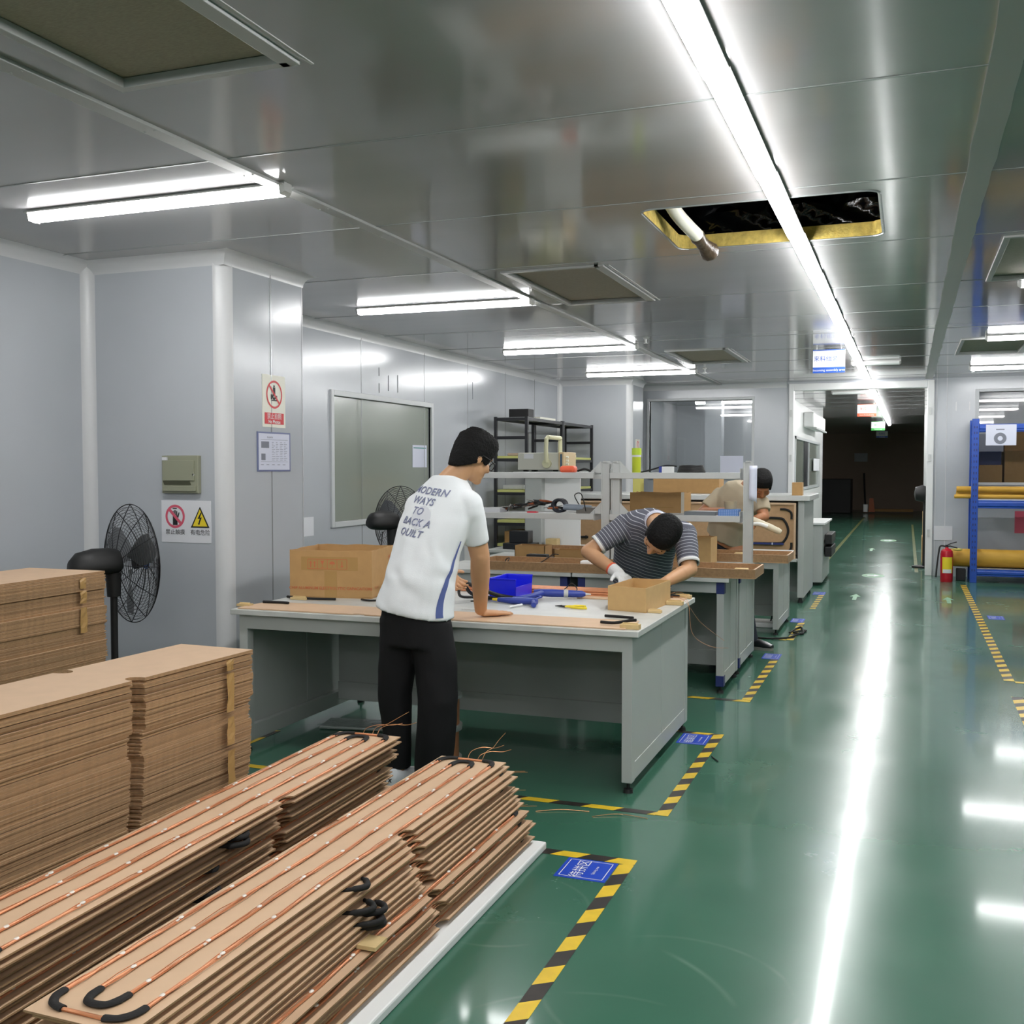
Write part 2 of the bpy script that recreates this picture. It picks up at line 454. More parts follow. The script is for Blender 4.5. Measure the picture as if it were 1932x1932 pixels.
# pipe hanging out of the opening
t = thing('ceiling_drain_pipe', 'white pipe with bagged end poking down from the ceiling opening', 'pipe', (-1.1, 5.6, 2.7))
MB().tube(bez([(-1.16, 5.2, 2.88), (-1.13, 5.45, 2.81), (-1.07, 5.68, 2.745)], 6), .036, 14).build('pipe', M['cream'], t, smooth=40)
MB().tube(bez([(-1.075, 5.67, 2.748), (-1.055, 5.76, 2.715), (-1.035, 5.86, 2.69)], 5), [.04, .042, .038, .034, .036, .036, .04, .045, .05, .055, .05], 10).build('bag', mat('bag_film', '#4a3d30', .35, bump=(30, .8)), t, smooth=40)

# recessed cloth vents
for k, v in enumerate(vents):
    lab = ['large cloth ceiling vent directly above the foreground stacks', 'cloth ceiling vent between the second left light and the ceiling opening', 'far cloth ceiling vent beyond the third left ceiling light',
           'cloth ceiling vent overhead beside the aisle joint, out of view', 'cloth ceiling vent near the top right light above the blue rack side', 'cloth ceiling vent between the two lower right ceiling lights'][k]
    if k == 3: continue
    t = thing('ceiling_vent', lab, 'vent', ((v[0] + v[1]) / 2, (v[2] + v[3]) / 2, ZC), 'recessed cloth ceiling vents')
    MB().box(v[0] - .02, v[1] + .02, v[2] - .02, v[3] + .02, ZC + .022, ZC + .028).build('cloth', M['ventcloth'], t)
    b = MB()
    for x in (v[0], v[1]): b.box(x - .03, x + .004 if x == v[0] else x + .03, v[2] - .03, v[3] + .03, ZC - .012, ZC + .02)
    for y in (v[2], v[3]): b.box(v[0], v[1], y - .03 if y == v[2] else y - .004, y + .004 if y == v[2] else y + .03, ZC - .012, ZC + .02)
    b.box(v[1] + .05, v[1] + .062, v[2], v[3] + .06, ZC - .004, ZC)
    b.build('frame', M['batten'], t, bevel=.002)
# the vent behind the camera line is closed by a plain cover
v = vents[3]
struct(MB().box(v[0] - .02, v[1] + .02, v[2] - .02, v[3] + .02, ZC + .001, ZC + .01).build('ceiling_panel', M['ceil']), 'plain ceiling panel', 'ceiling')

# ---- walls
def wallbox(name, lab, x0, x1, y0, y1, z0=0, z1=ZC, m='wall'):
    return struct(MB().box(x0, x1, y0, y1, z0, z1).build(name, M[m]), lab, 'wall')
wy0, wy1, wz0, wz1 = 8.08, 10.09, .93, 2.14   # window in the left wall (lower edge falls behind the benches)
wz0 = 1.03
b = MB()
b.box(XL - .1, XL, -9, wy0, 0, ZC).box(XL - .1, XL, wy1, YB, 0, ZC).box(XL - .1, XL, wy0, wy1, 0, wz0).box(XL - .1, XL, wy0, wy1, wz1, ZC)
struct(b.build('wall_left', M['wall']), 'pale grey metal panel wall on the left', 'wall')
b = MB()
for y in (6.9, 8.6, 9.95, 11.1, 12.3, 13.4): b.box(XL, XL + .003, y - .004, y + .004, 0, ZC)
struct(b.build('trim_6', M['seam']), 'vertical seams of the left wall panels', 'wall trim')
wallbox('wall_right', 'pale grey metal panel wall on the right', 4.4, 4.5, -9, YB)
wallbox('wall_front', 'pale grey metal panel wall', -4.82, 4.5, -9.1, -9)
# columns boxed in panels
C1 = (XL, -3.72, 5.15, 6.0); C2 = (XL, -3.64, 14.45, 15.15)
for k, c in enumerate((C1, C2)):
    n = ['wall_near_column', 'wall_far_column'][k]
    ch = .07
    struct(MB().prism([(c[0], c[2]), (c[1] - ch, c[2]), (c[1], c[2] + ch), (c[1], c[3] - .018), (c[1] - .018, c[3]), (c[0], c[3])], 0, ZC).build(n, M['wall']), ['panel-clad square column beside the near workbench', 'panel-clad column behind the black rack'][k], 'column')
    b = MB()
    for (x, y, dx, dy) in ((c[1], c[2], -1, 1), (c[1], c[3], -1, -1)):
        r = .082 if dy > 0 else .024
        pts = arc((x - r + .002, y + dy * (r - .002)), r, -dy * PI / 2, 0, 10)
        b.rings([[(p[0], p[1], 0) for p in pts], [(p[0], p[1], ZC) for p in pts]], cap=False, closed=False)
    # inner corners
    for (x, y, a0) in ((c[0], c[2], 0), (c[0], c[3], PI / 2 * 3)):
        r = .06
        cx, cyy = x + r, (y - r if a0 == 0 else y + r)
        pts = arc((cx, cyy), r, PI / 2 if a0 == 0 else PI, PI if a0 == 0 else 1.5 * PI, 8)
        b.rings([[(p[0], p[1], 0) for p in pts], [(p[0], p[1], ZC) for p in pts]], cap=False, closed=False)
    struct(b.build('trim_%d' % (7 + k), M['cove'], smooth=50, fix=False), ['rounded white corner strips of the near column', 'rounded white corner strips of the far column'][k], 'wall trim')
b = MB()
for y in (5.62,): b.box(C1[1], C1[1] + .003, y - .004, y + .004, 0, ZC)
struct(b.build('trim_9', M['seam']), 'vertical panel joint on the near column', 'wall trim')
# cove between wall and ceiling (follows walls and columns)
b = MB(); r = .075
path = [(XL, -9), (XL, C1[2]), (C1[1], C1[2]), (C1[1], C1[3]), (XL, C1[3]), (XL, C2[2]), (C2[1], C2[2]), (C2[1], C2[3]), (XL, C2[3]), (XL, YB), (-1.66, YB)]
inw = []
for i, p in enumerate(path):
    d0 = (V(p) - V(path[i - 1])).normalized() if i else None
    d1 = (V(path[i + 1]) - V(p)).normalized() if i < len(path) - 1 else None
    n0 = V((d0.y, -d0.x)) if d0 else V((d1.y, -d1.x)); n1 = V((d1.y, -d1.x)) if d1 else n0
    inw.append(n0 + n1 if (n0 - n1).length > .1 else n0)
rs = []
for p, n in zip(path, inw):
    ring = []
    for k in range(7):
        a = PI / 2 * k / 6
        q = r - r * math.cos(a); h = r - r * math.sin(a)
        ring.append((p[0] + n.x * q, p[1] + n.y * q, ZC - h))
    rs.append(ring)
b.rings(rs, cap=False, closed=False)
struct(b.build('trim_10', M['cove'], smooth=40, fix=False), 'rounded cove strip where walls meet the ceiling', 'wall trim')

# back wall with opening and two windows
b = MB()
W2 = (-3.7, -2.16, 1.38, 2.52); W3 = (.91, 2.7, 1.31, 2.55)
OX0, OX1, OZ = -1.56, .25, 2.63
b.box(XL, W2[0], YB, YB + .1, 0, ZC).box(W2[1], OX0 - .04, YB, YB + .1, 0, ZC).box(W2[0], W2[1], YB, YB + .1, 0, W2[2]).box(W2[0], W2[1], YB, YB + .1, W2[3], ZC)
b.box(OX0 - .04, OX1 + .09, YB, YB + .1, OZ + .1, ZC)
b.box(OX1 + .09, W3[0], YB, YB + .1, 0, ZC).box(W3[0], W3[1], YB, YB + .1, 0, W3[2]).box(W3[0], W3[1], YB, YB + .1, W3[3], ZC).box(W3[1], 4.4, YB, YB + .1, 0, ZC)
struct(b.build('wall_back', M['wall']), 'pale grey panel wall across the far end with a wide opening', 'wall')
b = MB()
b.box(OX0 - .07, OX0, YB - .03, YB + .13, 0, OZ + .1).box(OX1, OX1 + .09, YB - .03, YB + .13, 0, OZ + .1).box(OX0, OX1, YB - .03, YB + .13, OZ, OZ + .1)
struct(b.build('door_1', M['white'], bevel=.006), 'white frame of the wide opening at the end of the aisle', 'doorway')
b = MB()
for z in (.55, 1.6, 2.25): b.box(OX1 + .02, OX1 + .05, YB - .045, YB - .03, z, z + .1).box(OX0 - .05, OX0 - .02, YB - .045, YB - .03, z, z + .1)
struct(b.build('trim_11', M['alu']), 'small hinges on the opening frame', 'door hinges')
b = MB()
for x in (.37, .5): b.box(x - .004, x + .004, YB - .003, YB, 0, ZC)
for x in (.62, .79): b.box(x - .006, x + .006, YB - .003, YB, 2.3, 2.42)
struct(b.build('trim_12', M['cove']), 'joints and marks on the far right wall', 'wall trim')

def window(n, lab, face, pane):
    """face: list of frame boxes, pane box"""
    w_ = thing('window_%d' % n, lab, 'window', (pane[0], pane[2], pane[4])); w_['kind'] = 'structure'
    b = MB()
    for f in face: b.box(*f)
    b.build('frame', M['frame'], w_, bevel=.004)
    return w_
x = XL
w1 = window(1, 'wide blank grey-green window in the left wall', [(x - .02, x + .02, wy0 - .05, wy0, wz0 - .05, wz1 + .05), (x - .02, x + .02, wy1, wy1 + .05, wz0 - .05, wz1 + .05), (x - .02, x + .02, wy0, wy1, wz0 - .05, wz0), (x - .02, x + .02, wy0, wy1, wz1, wz1 + .05)], (x, x, wy0, wy1, wz0, wz1))
MB().box(x - .03, x - .02, wy0, wy1, wz0, wz1).build('pane', M['winback'], w1)
b = MB()
for y, z0, z1 in ((8.95, 2.22, 2.31), (8.95, 2.38, 2.46), (9.14, 2.25, 2.4), (9.34, 2.25, 2.42), (11.25, 2.3, 2.5)): b.box(x, x + .004, y - .005, y + .005, z0, z1)
struct(b.build('trim_13', mat('grey_mark', '#7e8488', .4)), 'short screw marks on the wall above the left window', 'wall trim')
y = YB
w2 = window(2, 'glazed window in the far wall looking into a lit room', [(W2[0] - .04, W2[0], y - .015, y + .1, W2[2] - .04, W2[3] + .04), (W2[1], W2[1] + .04, y - .015, y + .1, W2[2] - .04, W2[3] + .04), (W2[0], W2[1], y - .015, y + .1, W2[3], W2[3] + .04), (W2[0], W2[1], y - .04, y + .1, W2[2] - .04, W2[2])], (W2[0], 0, y, 0, W2[2], 0))
MB().box(W2[0], W2[1], y + .04, y + .046, W2[2], W2[3]).build('pane', M['glass'], w2)
w3 = window(3, 'window behind the blue rack looking into a store of cartons', [(W3[0] - .05, W3[0], y - .015, y + .1, W3[2] - .04, W3[3] + .04), (W3[1], W3[1] + .04, y - .015, y + .1, W3[2] - .04, W3[3] + .04), (W3[0], W3[1], y - .015, y + .1, W3[3], W3[3] + .04), (W3[0], W3[1], y - .015, y + .1, W3[2] - .04, W3[2])], (W3[0], 0, y, 0, W3[2], 0))
MB().box(W3[0], W3[1], y + .04, y + .046, W3[2], W3[3]).build('pane', M['glass'], w3)

# rooms beyond the far wall
b = MB().box(-4.45, -4.35, YB + .1, 21, 0, ZC).box(-4.45, -2.0, 21, 21.1, 0, ZC).box(-3.5, -3.2, 19.4, 19.7, 0, ZC)
struct(b.build('wall_side_room', M['wall']), 'pale panel walls and pillar of the room behind the far window', 'wall')
b = MB().box(-4.349, -4.335, 17.3, 18.6, 0, 2.05)
struct(b.build('door_2', mat('door_grey', '#9aa5a2', .4), bevel=.01), 'plain grey door inside the room behind the far window', 'door')
b = MB()
b.box(-2.0, -1.95, YB + .13, 20, 0, ZC).box(-2.0, -1.95, 25.65, 26.7, 0, ZC).box(-2.0, -1.95, 20, 25.65, 0, 1.12).box(-2.0, -1.95, 20, 25.65, 2.06, ZC).box(-7, -1.95, 26.7, 26.8, 0, ZC)
struct(b.build('wall_passage_left', M['white']), 'white wall on the left of the dark passage', 'wall')
w4 = thing('window_4', 'sliding window in the white passage wall', 'window', (-1.95, 20, 1.12)); w4['kind'] = 'structure'
b = MB()
for yy in (20, 22.8, 25.6): b.box(-1.99, -1.93, yy, yy + .08, 1.08, 2.1)
b.box(-1.99, -1.93, 20, 25.68, 1.08, 1.13).box(-1.99, -1.93, 20, 25.68, 2.05, 2.1)
b.build('frame', M['frame'], w4)
MB().box(-1.975, -1.97, 20.05, 25.62, 1.12, 2.06).build('pane', M['winback'], w4)
MB().box(-1.969, -1.955, 22.0, 23.0, 1.13, 2.05).build('sash', M['blackmet'], w4)
b = MB().box(-4.4, -2.02, 21.1, 26.7, 0, .05)
b = MB().box(.36, .44, YB + .13, 17.0, 0, ZC).box(.36, .44, 20.3, 26.5, 0, ZC).box(.36, .44, 17.0, 20.3, 0, .95).box(.36, .44, 17.0, 20.3, 2.05, ZC)
struct(b.build('wall_passage_right', M['white']), 'white wall on the right of the dark passage', 'wall')
w5 = thing('window_5', 'dark window in the right passage wall', 'window', (.36, 17, .95)); w5['kind'] = 'structure'
MB().box(.345, .40, 17.0, 17.06, .95, 2.05).box(.345, .40, 20.24, 20.3, .95, 2.05).box(.345, .40, 17.06, 20.24, .95, 1.0).box(.345, .40, 17.06, 20.24, 2.0, 2.05).build('frame', M['blackmet'], w5)
MB().box(.41, .42, 17.06, 20.24, 1, 2).build('pane', mat('dark_pane', '#15181a', .08), w5)
struct(MB().box(-7, 5, 40, 40.1, 0, ZC).build('wall_far_end', M['darkbrown']), 'dark brown wall closing the unlit far end', 'wall')
struct(MB().box(-7.1, -7, 26.8, 40, 0, ZC).box(4.9, 5, 26.5, 40, 0, ZC).build('wall_far_sides', M['darkbrown']), 'dark walls of the unlit far hall', 'wall')
struct(MB().box(.44, 4.4, 18.6, 18.7, 0, ZC).box(4.4, 4.5, YB + .1, 18.7, 0, ZC).build('wall_store', M['wall']), 'walls of the store room behind the blue rack', 'wall')

# ---------------------------------------------------------------- lights
def lamp_parts(t, L_, along, lit=True, ends=True):
    """batten lamp: back plate with chamfered ends and half-round diffuser; local origin at the ceiling"""
    def P(u, v, z): return (u, v, z) if along == 'x' else (v, u, z)
    b = MB()
    for u0, u1 in ((-L_ / 2, L_ / 2),):
        prof = [(-.03, 0), (.03, 0), (.03, -.009), (.046, -.010), (.046, -.016), (-.046, -.016), (-.046, -.010), (-.03, -.009)]
        b.rings([[P(u, v, z) for v, z in prof] for u in (u0, u1)])
    for sgn in (-1, 1) if ends else ():
        u0, u1 = sgn * L_ / 2, sgn * (L_ / 2 - .02)
        prof = [(-.046, -.016), (.046, -.016), (.036, -.054), (-.036, -.054)]
        b.rings([[P(u, v * (.75 if u == u0 else 1), -.016 + (z + .016) * (.6 if u == u0 else 1)) for v, z in prof] for u in (u0, u1)])
    b.build('housing', M['lampbody'], t, world=False)
    b = MB(); n = 10
    prof = [(.042 * math.cos(PI * k / n), -.016 - .04 * math.sin(PI * k / n)) for k in range(n + 1)]
    e_ = .02 if ends else 0
    b.rings([[P(u, v, z) for v, z in prof] for u in (-L_ / 2 + e_, L_ / 2 - e_)])
    b.build('diffuser', M['lamp'] if lit else M['lampoff'], t, world=False, smooth=50)
left = thing('ceiling_light', 'nearest ceiling light of the left row, above the tall board stack', 'ceiling light', (-3.30, 4.03, ZC), 'crosswise ceiling lights')
lamp_parts(left, 1.46, 'x')
for (x, y, lab) in ((-3.32, 7.33, 'second ceiling light of the left row, in front of the left window'), (-3.30, 10.45, 'third ceiling light of the left row, above the black rack'),
                    (-3.24, 13.32, 'farthest ceiling light of the left row, before the far column'), (1.4, 7.77, 'nearest crosswise light visible on the aisle\'s other side, cut by the picture edge'),
                    (1.4, 10.89, 'crosswise ceiling light above the blue rack, nearer of two'), (1.42, 14.08, 'crosswise ceiling light just before the wall with the blue rack'),
                    (-3.3, .75, 'ceiling light over the board stacks behind the viewer'), (1.4, 4.5, 'crosswise ceiling light over the open floor'), (1.4, 1.2, 'crosswise ceiling light over the near open floor'), (-3.3, -2.5, 'ceiling light behind the viewer, left row'), (-3.3, -5.8, 'ceiling light well behind the viewer, left row'), (1.4, -2.1, 'ceiling light behind the viewer over the open floor'), (1.4, -5.4, 'ceiling light well behind the viewer over the open floor'),
                    (-2.95, 17.9, 'ceiling light in the room behind the far window, deeper of two'), (-2.95, 16.35, 'ceiling light just inside the far window'), (-3.0, 19.6, 'deepest ceiling light behind the far window, added to brighten that room'), (2.0, 17.1, 'ceiling light in the carton store')):  # deepest lamp behind the far window is added, to brighten that room
    dup(left, (x, y, ZC), lab)
strip = thing('ceiling_strip_light', 'bright strip light of the long continuous line over the aisle', 'strip light', (-.585, 1.5, ZC), 'continuous strip lights over the aisle')
lamp_parts(strip, 1.219, 'y', True, False)
for k in range(-7, 25):
    if k: dup(strip, (-.585 + .004 * k, 1.5 + 1.22 * k, ZC))
dk = thing('unlit_ceiling_light', 'unlit batten light crossing the aisle strip before the opening', 'ceiling light', (-.36, 13.0, ZC))
lamp_parts(dk, .55, 'x', False)
dup(dk, (-.9, 17.9, ZC), 'unlit batten light on the passage ceiling just beyond the opening', 0)
# ================================================================ BOARD STACKS
BW, BL, BT = .275, 2.1, .0048
def board_outline(w, l, notch_y, nr=.036, nd=.03, r=.006):
    """outline with a half-moon notch in both long edges; far end at y=0, near end at y=-l"""
    h = w / 2
    pts = [(-h, -l), (h, -l)]
    pts += [(h - nd * math.sin(PI * k / 8), notch_y - nr * math.cos(PI * k / 8)) for k in range(9)]
    pts += [(h, 0), (-h, 0)]
    pts += [(-h + nd * math.sin(PI * k / 8), notch_y + nr * math.cos(PI * k / 8)) for k in range(9)]
    return pts
def board_mesh(w, l, t, ny, **k):
    b = MB(); pts = board_outline(w, l, ny, **k); n = len(pts)
    b.use(M['mdf']); lo = b.verts([(x, y, 0) for x, y in pts]); hi = b.verts([(x, y, t) for x, y in pts])
    b.face(hi); b.face(lo[::-1]); b.use(M['mdfedge'])
    for i in range(n): b.face([lo[i], lo[(i + 1) % n], hi[(i + 1) % n], hi[i]])
    return b
TX = (-.112, -.043, .034, .106)
def elbow(b, pts, r=.0105):
    p = bez(pts, 6); n = len(p); old = set(b.bm.verts)
    b.tube(p, [r * (1 + .1 * noise.noise(V((q.x * 60, q.y * 60, 3)))) for q in p], 8)
    for v in b.bm.verts:
        if v not in old: v.co.z = BT + .0062 + (v.co.z - BT - .0062) * .58
def piped_board(label, cat_group):
    t = thing('piped_board', label, 'board', (0, 0, 0), cat_group)
    board_mesh(BW, BL, BT, -.85).build('panel', M['mdf'], t, world=False)
    zt = BT + .0045
    random.seed(11)
    for k, x in enumerate(TX):
        b = MB(); y0, y1 = (-.085, -BL + .085) if k in (0, 3) else (-.115, -BL + .125)
        pts = [(x + .0025 * math.sin(i * .9 + k), y0 + (y1 - y0) * i / 26, zt + (.0015 * math.sin(i * 1.7 + k))) for i in range(27)]
        b.tube(pts, .0042, 6)
        for q in range(3):   # loose strands lying along the pipe
            pts = [(x + random.uniform(-.003, .003) + .011 * math.sin(i * .37 + q * 2.1 + k) * math.sin(i * .13 + q), y0 + (y1 - y0) * i / 30, zt + .001 + random.uniform(-.001, .002)) for i in range(31)]
            b.tube(pts, .0011, 4)
        b.build('copper_pipe', M['copper'], t, world=False, smooth=60)
    for s, ye in ((1, 0), (-1, -BL)):
        b = MB().tube([(x, ye - s * .026, zt) for x in (-.058, -.02, .02, .055)], .0045, 6)
        b.build('copper_pipe', M['copper'], t, world=False, smooth=60)
        for a in ([(TX[0], ye - s * .092, zt), (TX[0] + .004, ye - s * .06, zt + .002), (TX[0] + .025, ye - s * .034, zt + .002), (-.055, ye - s * .026, zt)],
                  [(TX[3], ye - s * .092, zt), (TX[3] - .003, ye - s * .06, zt + .002), (TX[3] - .022, ye - s * .034, zt + .002), (.052, ye - s * .026, zt)],
                  [(TX[1], ye - s * .125, zt), (TX[1] + .004, ye - s * .088, zt + .002), (TX[1] + .02, ye - s * .066, zt + .002), (TX[2] - .02, ye - s * .066, zt + .002), (TX[2] - .004, ye - s * .088, zt + .002), (TX[2], ye - s * .125, zt)]):
            b = MB(); elbow(b, a); b.build('foam_elbow', M['rubber'], t, world=False, smooth=60)
    b = MB()
    for k, x in enumerate(TX):
        for q in range(9):
            y = -.1 - (BL - .2) * (q + .2 + .2 * k) / 9
            b.ell((x, y, zt + .003), (.006, 0, 0), (0, .009, 0), (0, 0, .004), 4)
            if q % 2: b.ell((x + .002, y - .016, zt + .002), (.004, 0, 0), (0, .007, 0), (0, 0, .003), 4)
    g = b.build('hot_glue', M['glue'], t, world=False, smooth=60); g['kind'] = 'stuff'
    return t
G1, G2 = 'piped boards in the stack beside the aisle', 'piped boards in the middle stack'
proto = piped_board('topmost piped board of the stack beside the aisle, black foam bends in full view', G1)
# loose wire ends on the top board
def wire_ends(t, sd, up=1.):
    random.seed(sd)
    for k in range(3):
        x = random.uniform(-.02, .05); h = random.uniform(.03, .06) * up
        a = random.uniform(.02, .1)
        pts = bez([(x, -.026, BT + .006), (x + .01, -.01, BT + h * .6), (x + .02 + a * .3, .02, BT + h * .8), (x + .03 + a * .7, .03 + a * .2, BT + h * (1.3 if k == 0 else .7)), (x + .04 + a, .06, BT + h * (1.7 if k == 0 else .9))], 6)
        MB().tube(pts, .0011, 4).build('wire_end', M['copperwire'], t, world=False)
def stack(proto, n, z0, z1, far_lo, far_hi, rot, lab_rest, grp, sd, lab_extra={}, jit=(-.012, -.006, 0, .003, .008, .014, .02)):
    """far_lo/far_hi: x, y of the far end's middle at the bottom and at the top"""
    random.seed(sd); out = []; z = z0
    gaps = [random.choice((1, 1, 1, 1.03, 1.06, 1.1)) for _ in range(n - 1)]; tot = sum(gaps)
    for k in range(n):
        f = (z - z0) / (z1 - z0)
        ff = f ** 1.4
        x = far_lo[0] + (far_hi[0] - far_lo[0]) * ff + random.choice(jit); y = far_lo[1] + (far_hi[1] - far_lo[1]) * ff + random.uniform(-.02, .02)
        a = rot + random.uniform(-.006, .006)
        if k == n - 1: x, y, a = far_hi[0], far_hi[1], rot
        if k == n - 1 and proto.location.length == 0: o = proto; o.location = (x, y, z - BT); o.rotation_euler = (0, 0, a)
        else:
            o = dup(proto, (x, y, z - BT), lab_extra.get(k, lab_rest), a, grp)
        out.append(o)
        if k < n - 1: z += (z1 - z0) * gaps[k] / tot
    return out
random.seed(3)
NR = 17
protoloc = proto.location
# build the lower boards first (copies), the prototype becomes the top one
RS = []
s_ = stack(proto, NR, .055, .36, (-1.49, 3.83), (-1.578, 3.765), -.006, 'piped board lower in the stack beside the aisle', G1, 5,
           {0: 'lowest piped board of the stack beside the aisle, on the white foam pad', 15: 'second piped board from the top of the stack beside the aisle'})
top2 = dup(s_[-1], (-2.033, 3.76, .42 - BT), 'topmost piped board of the middle stack, black foam bends in full view', .02, G2)
s2_ = stack(top2, 20, .03, .42 - .019, (-2.15, 3.86), (-2.03, 3.762), .02, 'piped board lower in the middle stack', G2, 8, {}, (-.024, -.016, -.01, -.004, 0, .002))
wire_ends(s_[-1], 2); wire_ends(top2, 5)
for k in (13, 9, 6): wire_ends(s_[k], 20 + k, .05)
def roundbend(b, pts, r):
    p = bez(pts, 6); b.tube(p, [r * (.62 if q.x < .135 else 1) for q in p], 8)
# foam bends that stick out between lower boards
def bend(t, y, dx=.0):
    b = MB(); roundbend(b, [(.08, y - .07, BT + .005), (.135 + dx, y - .05, BT + .004), (.168 + dx, y - .01, BT + .003), (.155 + dx, y + .02, BT + .004), (.12, y + .035, BT + .005)], .0092)
    b.build('foam_bend', M['rubber'], t, world=False, smooth=60)
for k, dx in ((14, -.012), (11, .0), (10, .006), (9, .004), (8, -.002)): bend(s_[k], -1.20, dx)
for k, dx in ((18, 0), (17, .004), (14, -.01), (10, .01), (9, .012), (8, .008)): bend(s2_[k], -1.0 - (.12 if k < 20 else 0) - (.1 if k < 15 else 0), dx)
tag(MB().obox((-1.372, 2.54, .185), (.03, .0, 0), (0, .035, .0), (0, 0, .006)).build('wood_block', M['woodblock'], bevel=.001), 'small yellowish wood block wedged between boards of the stack beside the aisle', 'wood block')
b = MB().box(-1.76, -1.31, 1.5, 3.87, 0, .03)
tag(b.build('foam_pad', M['foam'], bevel=.006), 'white foam pad on the floor under the stack beside the aisle', 'foam pad')
tag(MB().box(-2.17, -1.86, 1.6, 3.8, 0, .025).build('foam_pad', M['foam'], bevel=.006), 'white foam pad under the middle stack of piped boards', 'foam pad')

# plain fibreboard stacks
def plain_stack(w, l, ny, n, t, base, top_xy, bot_xy, rot, zt, grp, lab, toplab, sd, tilt=0., nk=None):
    random.seed(sd)
    b = MB()
    pts = board_outline(w, l, ny, nr=.03, nd=.05) if ny else [(-w / 2, -l), (w / 2, -l), (w / 2, 0), (-w / 2, 0)]
    m = len(pts); b.use(M['mdf']); lo = b.verts([(x, y, 0) for x, y in pts]); hi = b.verts([(x, y, t * .93) for x, y in pts]); b.face(hi); b.face(lo[::-1]); b.use(M['mdfedge'])
    for i in range(m): b.face([lo[i], lo[(i + 1) % m], hi[(i + 1) % m], hi[i]])
    p = b.build('fibreboard', None, None, world=False)
    tag(p, toplab, 'board', grp)
    z = zt - t; x = bot_xy[0]; drift = V((0, 0, 0))
    for k in range(n):
        f = k / n
        if k % 14 == 0: drift = V((random.uniform(-.006, .006), random.uniform(-.008, .008), 0))
        loc = V((top_xy[0] + (bot_xy[0] - top_xy[0]) * f, top_xy[1] + (bot_xy[1] - top_xy[1]) * f, z)) + (drift + V((random.uniform(-.0025, .0025), random.uniform(-.006, .006), 0)) if k > 1 else V((0, 0, 0)))
        if k == 0: o = p
        else:
            o = p.copy(); COL.objects.link(o); o['label'] = lab
            if k == 2: o['label'] = lab
        o.location = loc; o.rotation_euler = (0, tilt, rot + random.uniform(-.0012, .0012))
        z -= t + (random.choice((0, 0, 0, 0, 0, .001, .003)) if base else 0)
        if z < .012: break
    return z
zb = plain_stack(.335, 2.0, -.6, 150, .0057, True, (-2.455, 3.325), (-2.475, 3.29), -.036, .822, 'plain boards of the long stack in front of the standing fan',
            'plain fibreboard lower in the long stack beside the middle stack', 'topmost plain fibreboard of the long stack, half-moon notch in each edge', 21)
tag(MB().box(-2.68, -2.3, 1.3, 3.26, 0, max(.01, zb)).build('pallet', M['woodblock']), 'wooden pallet under the long stack of plain boards', 'pallet')
zb = plain_stack(.47, 1.6, 0, 150, .006, False, (-3.905, 4.09), (-3.905, 4.09), .015, 1.0, 'plain boards of the tall stack against the left wall',
            'plain fibreboard lower in the tall stack near the left wall', 'topmost plain fibreboard of the tall stack near the left wall', 22)
tag(MB().box(-4.14, -3.67, 2.5, 4.08, 0, max(.01, zb)).build('pallet', M['woodblock']), 'wooden pallet under the tall stack near the left wall', 'pallet')
# strips of packing tape holding the stacks
def strip_of_tape(x, y, segs, lab, wd=.042, sd=1):
    random.seed(sd); t = thing('packing_tape', lab, 'tape', (x, y, segs[-1][0]))
    for z0, z1 in segs:
        n = 5; b = MB()
        rows = [b.verts([(x + random.uniform(0, .004), y - wd / 2 + random.uniform(-.003, .003), z0 + (z1 - z0) * k / n), (x + random.uniform(0, .006), y, z0 + (z1 - z0) * k / n), (x + random.uniform(0, .004), y + wd / 2 + random.uniform(-.003, .003), z0 + (z1 - z0) * k / n)]) for k in range(n + 1)]
        for r0, r1 in zip(rows, rows[1:]):
            for i in (0, 1): b.face([r0[i], r0[i + 1], r1[i + 1], r1[i]])
        b.build('strip', M['tapeclr'], t, fix=False)
    return t
strip_of_tape(-2.283, 3.17, [(.77, .81), (.62, .76), (.5, .6), (.36, .48), (.2, .3)], 'glossy tan packing tape down the end of the long board stack')
strip_of_tape(-3.655, 3.93, [(.93, .98), (.86, .92), (.72, .84)], 'glossy tan packing tape down the tall board stack')

# ================================================================ FLOOR TAPE AND FLOOR SIGNS
def ftape(x0, x1, y0, y1, along, lab, step=.11):
    """hazard tape: slanting yellow and black bands cut as separate faces of one strip"""
    b = MB(); z = .0012
    L_ = (y1 - y0) if along == 'y' else (x1 - x0); W = (x1 - x0) if along == 'y' else (y1 - y0)
    sl = W * .75
    def P(u, v): return (x0 + v, y0 + u, z) if along == 'y' else (x0 + u, y0 + v, z)
    u = -sl; k = 0
    while u < L_:
        b.use(M['yellowtape'] if k % 2 == 0 else M['blacktape'])
        q = [(u, 0), (u + step / 2, 0), (u + step / 2 + sl, W), (u + sl, W)]
        # clip to the strip ends
        poly = q
        for lim, sg in ((0, 1), (L_, -1)):
            out = []
            for i in range(len(poly)):
                a, c = poly[i], poly[(i + 1) % len(poly)]
                ia, ic = sg * (a[0] - lim) >= 0, sg * (c[0] - lim) >= 0
                if ia: out.append(a)
                if ia != ic:
                    t = (lim - a[0]) / (c[0] - a[0]); out.append((lim, a[1] + (c[1] - a[1]) * t))
            poly = out
            if not poly: break
        if len(poly) > 2: b.fan([P(*p) for p in poly])
        u += step / 2; k += 1
    return tag(b.build('floor_tape', fix=False), lab, 'floor tape', 'black and yellow hazard tape on the floor')
ftape(-1.0, -.945, 2.2, 3.82, 'y', 'hazard tape running along the aisle beside the foreground board stack', .22)
ftape(-1.9, -.945, 3.82, 3.875, 'x', 'hazard tape crossing behind the foreground blue floor sign', .22)
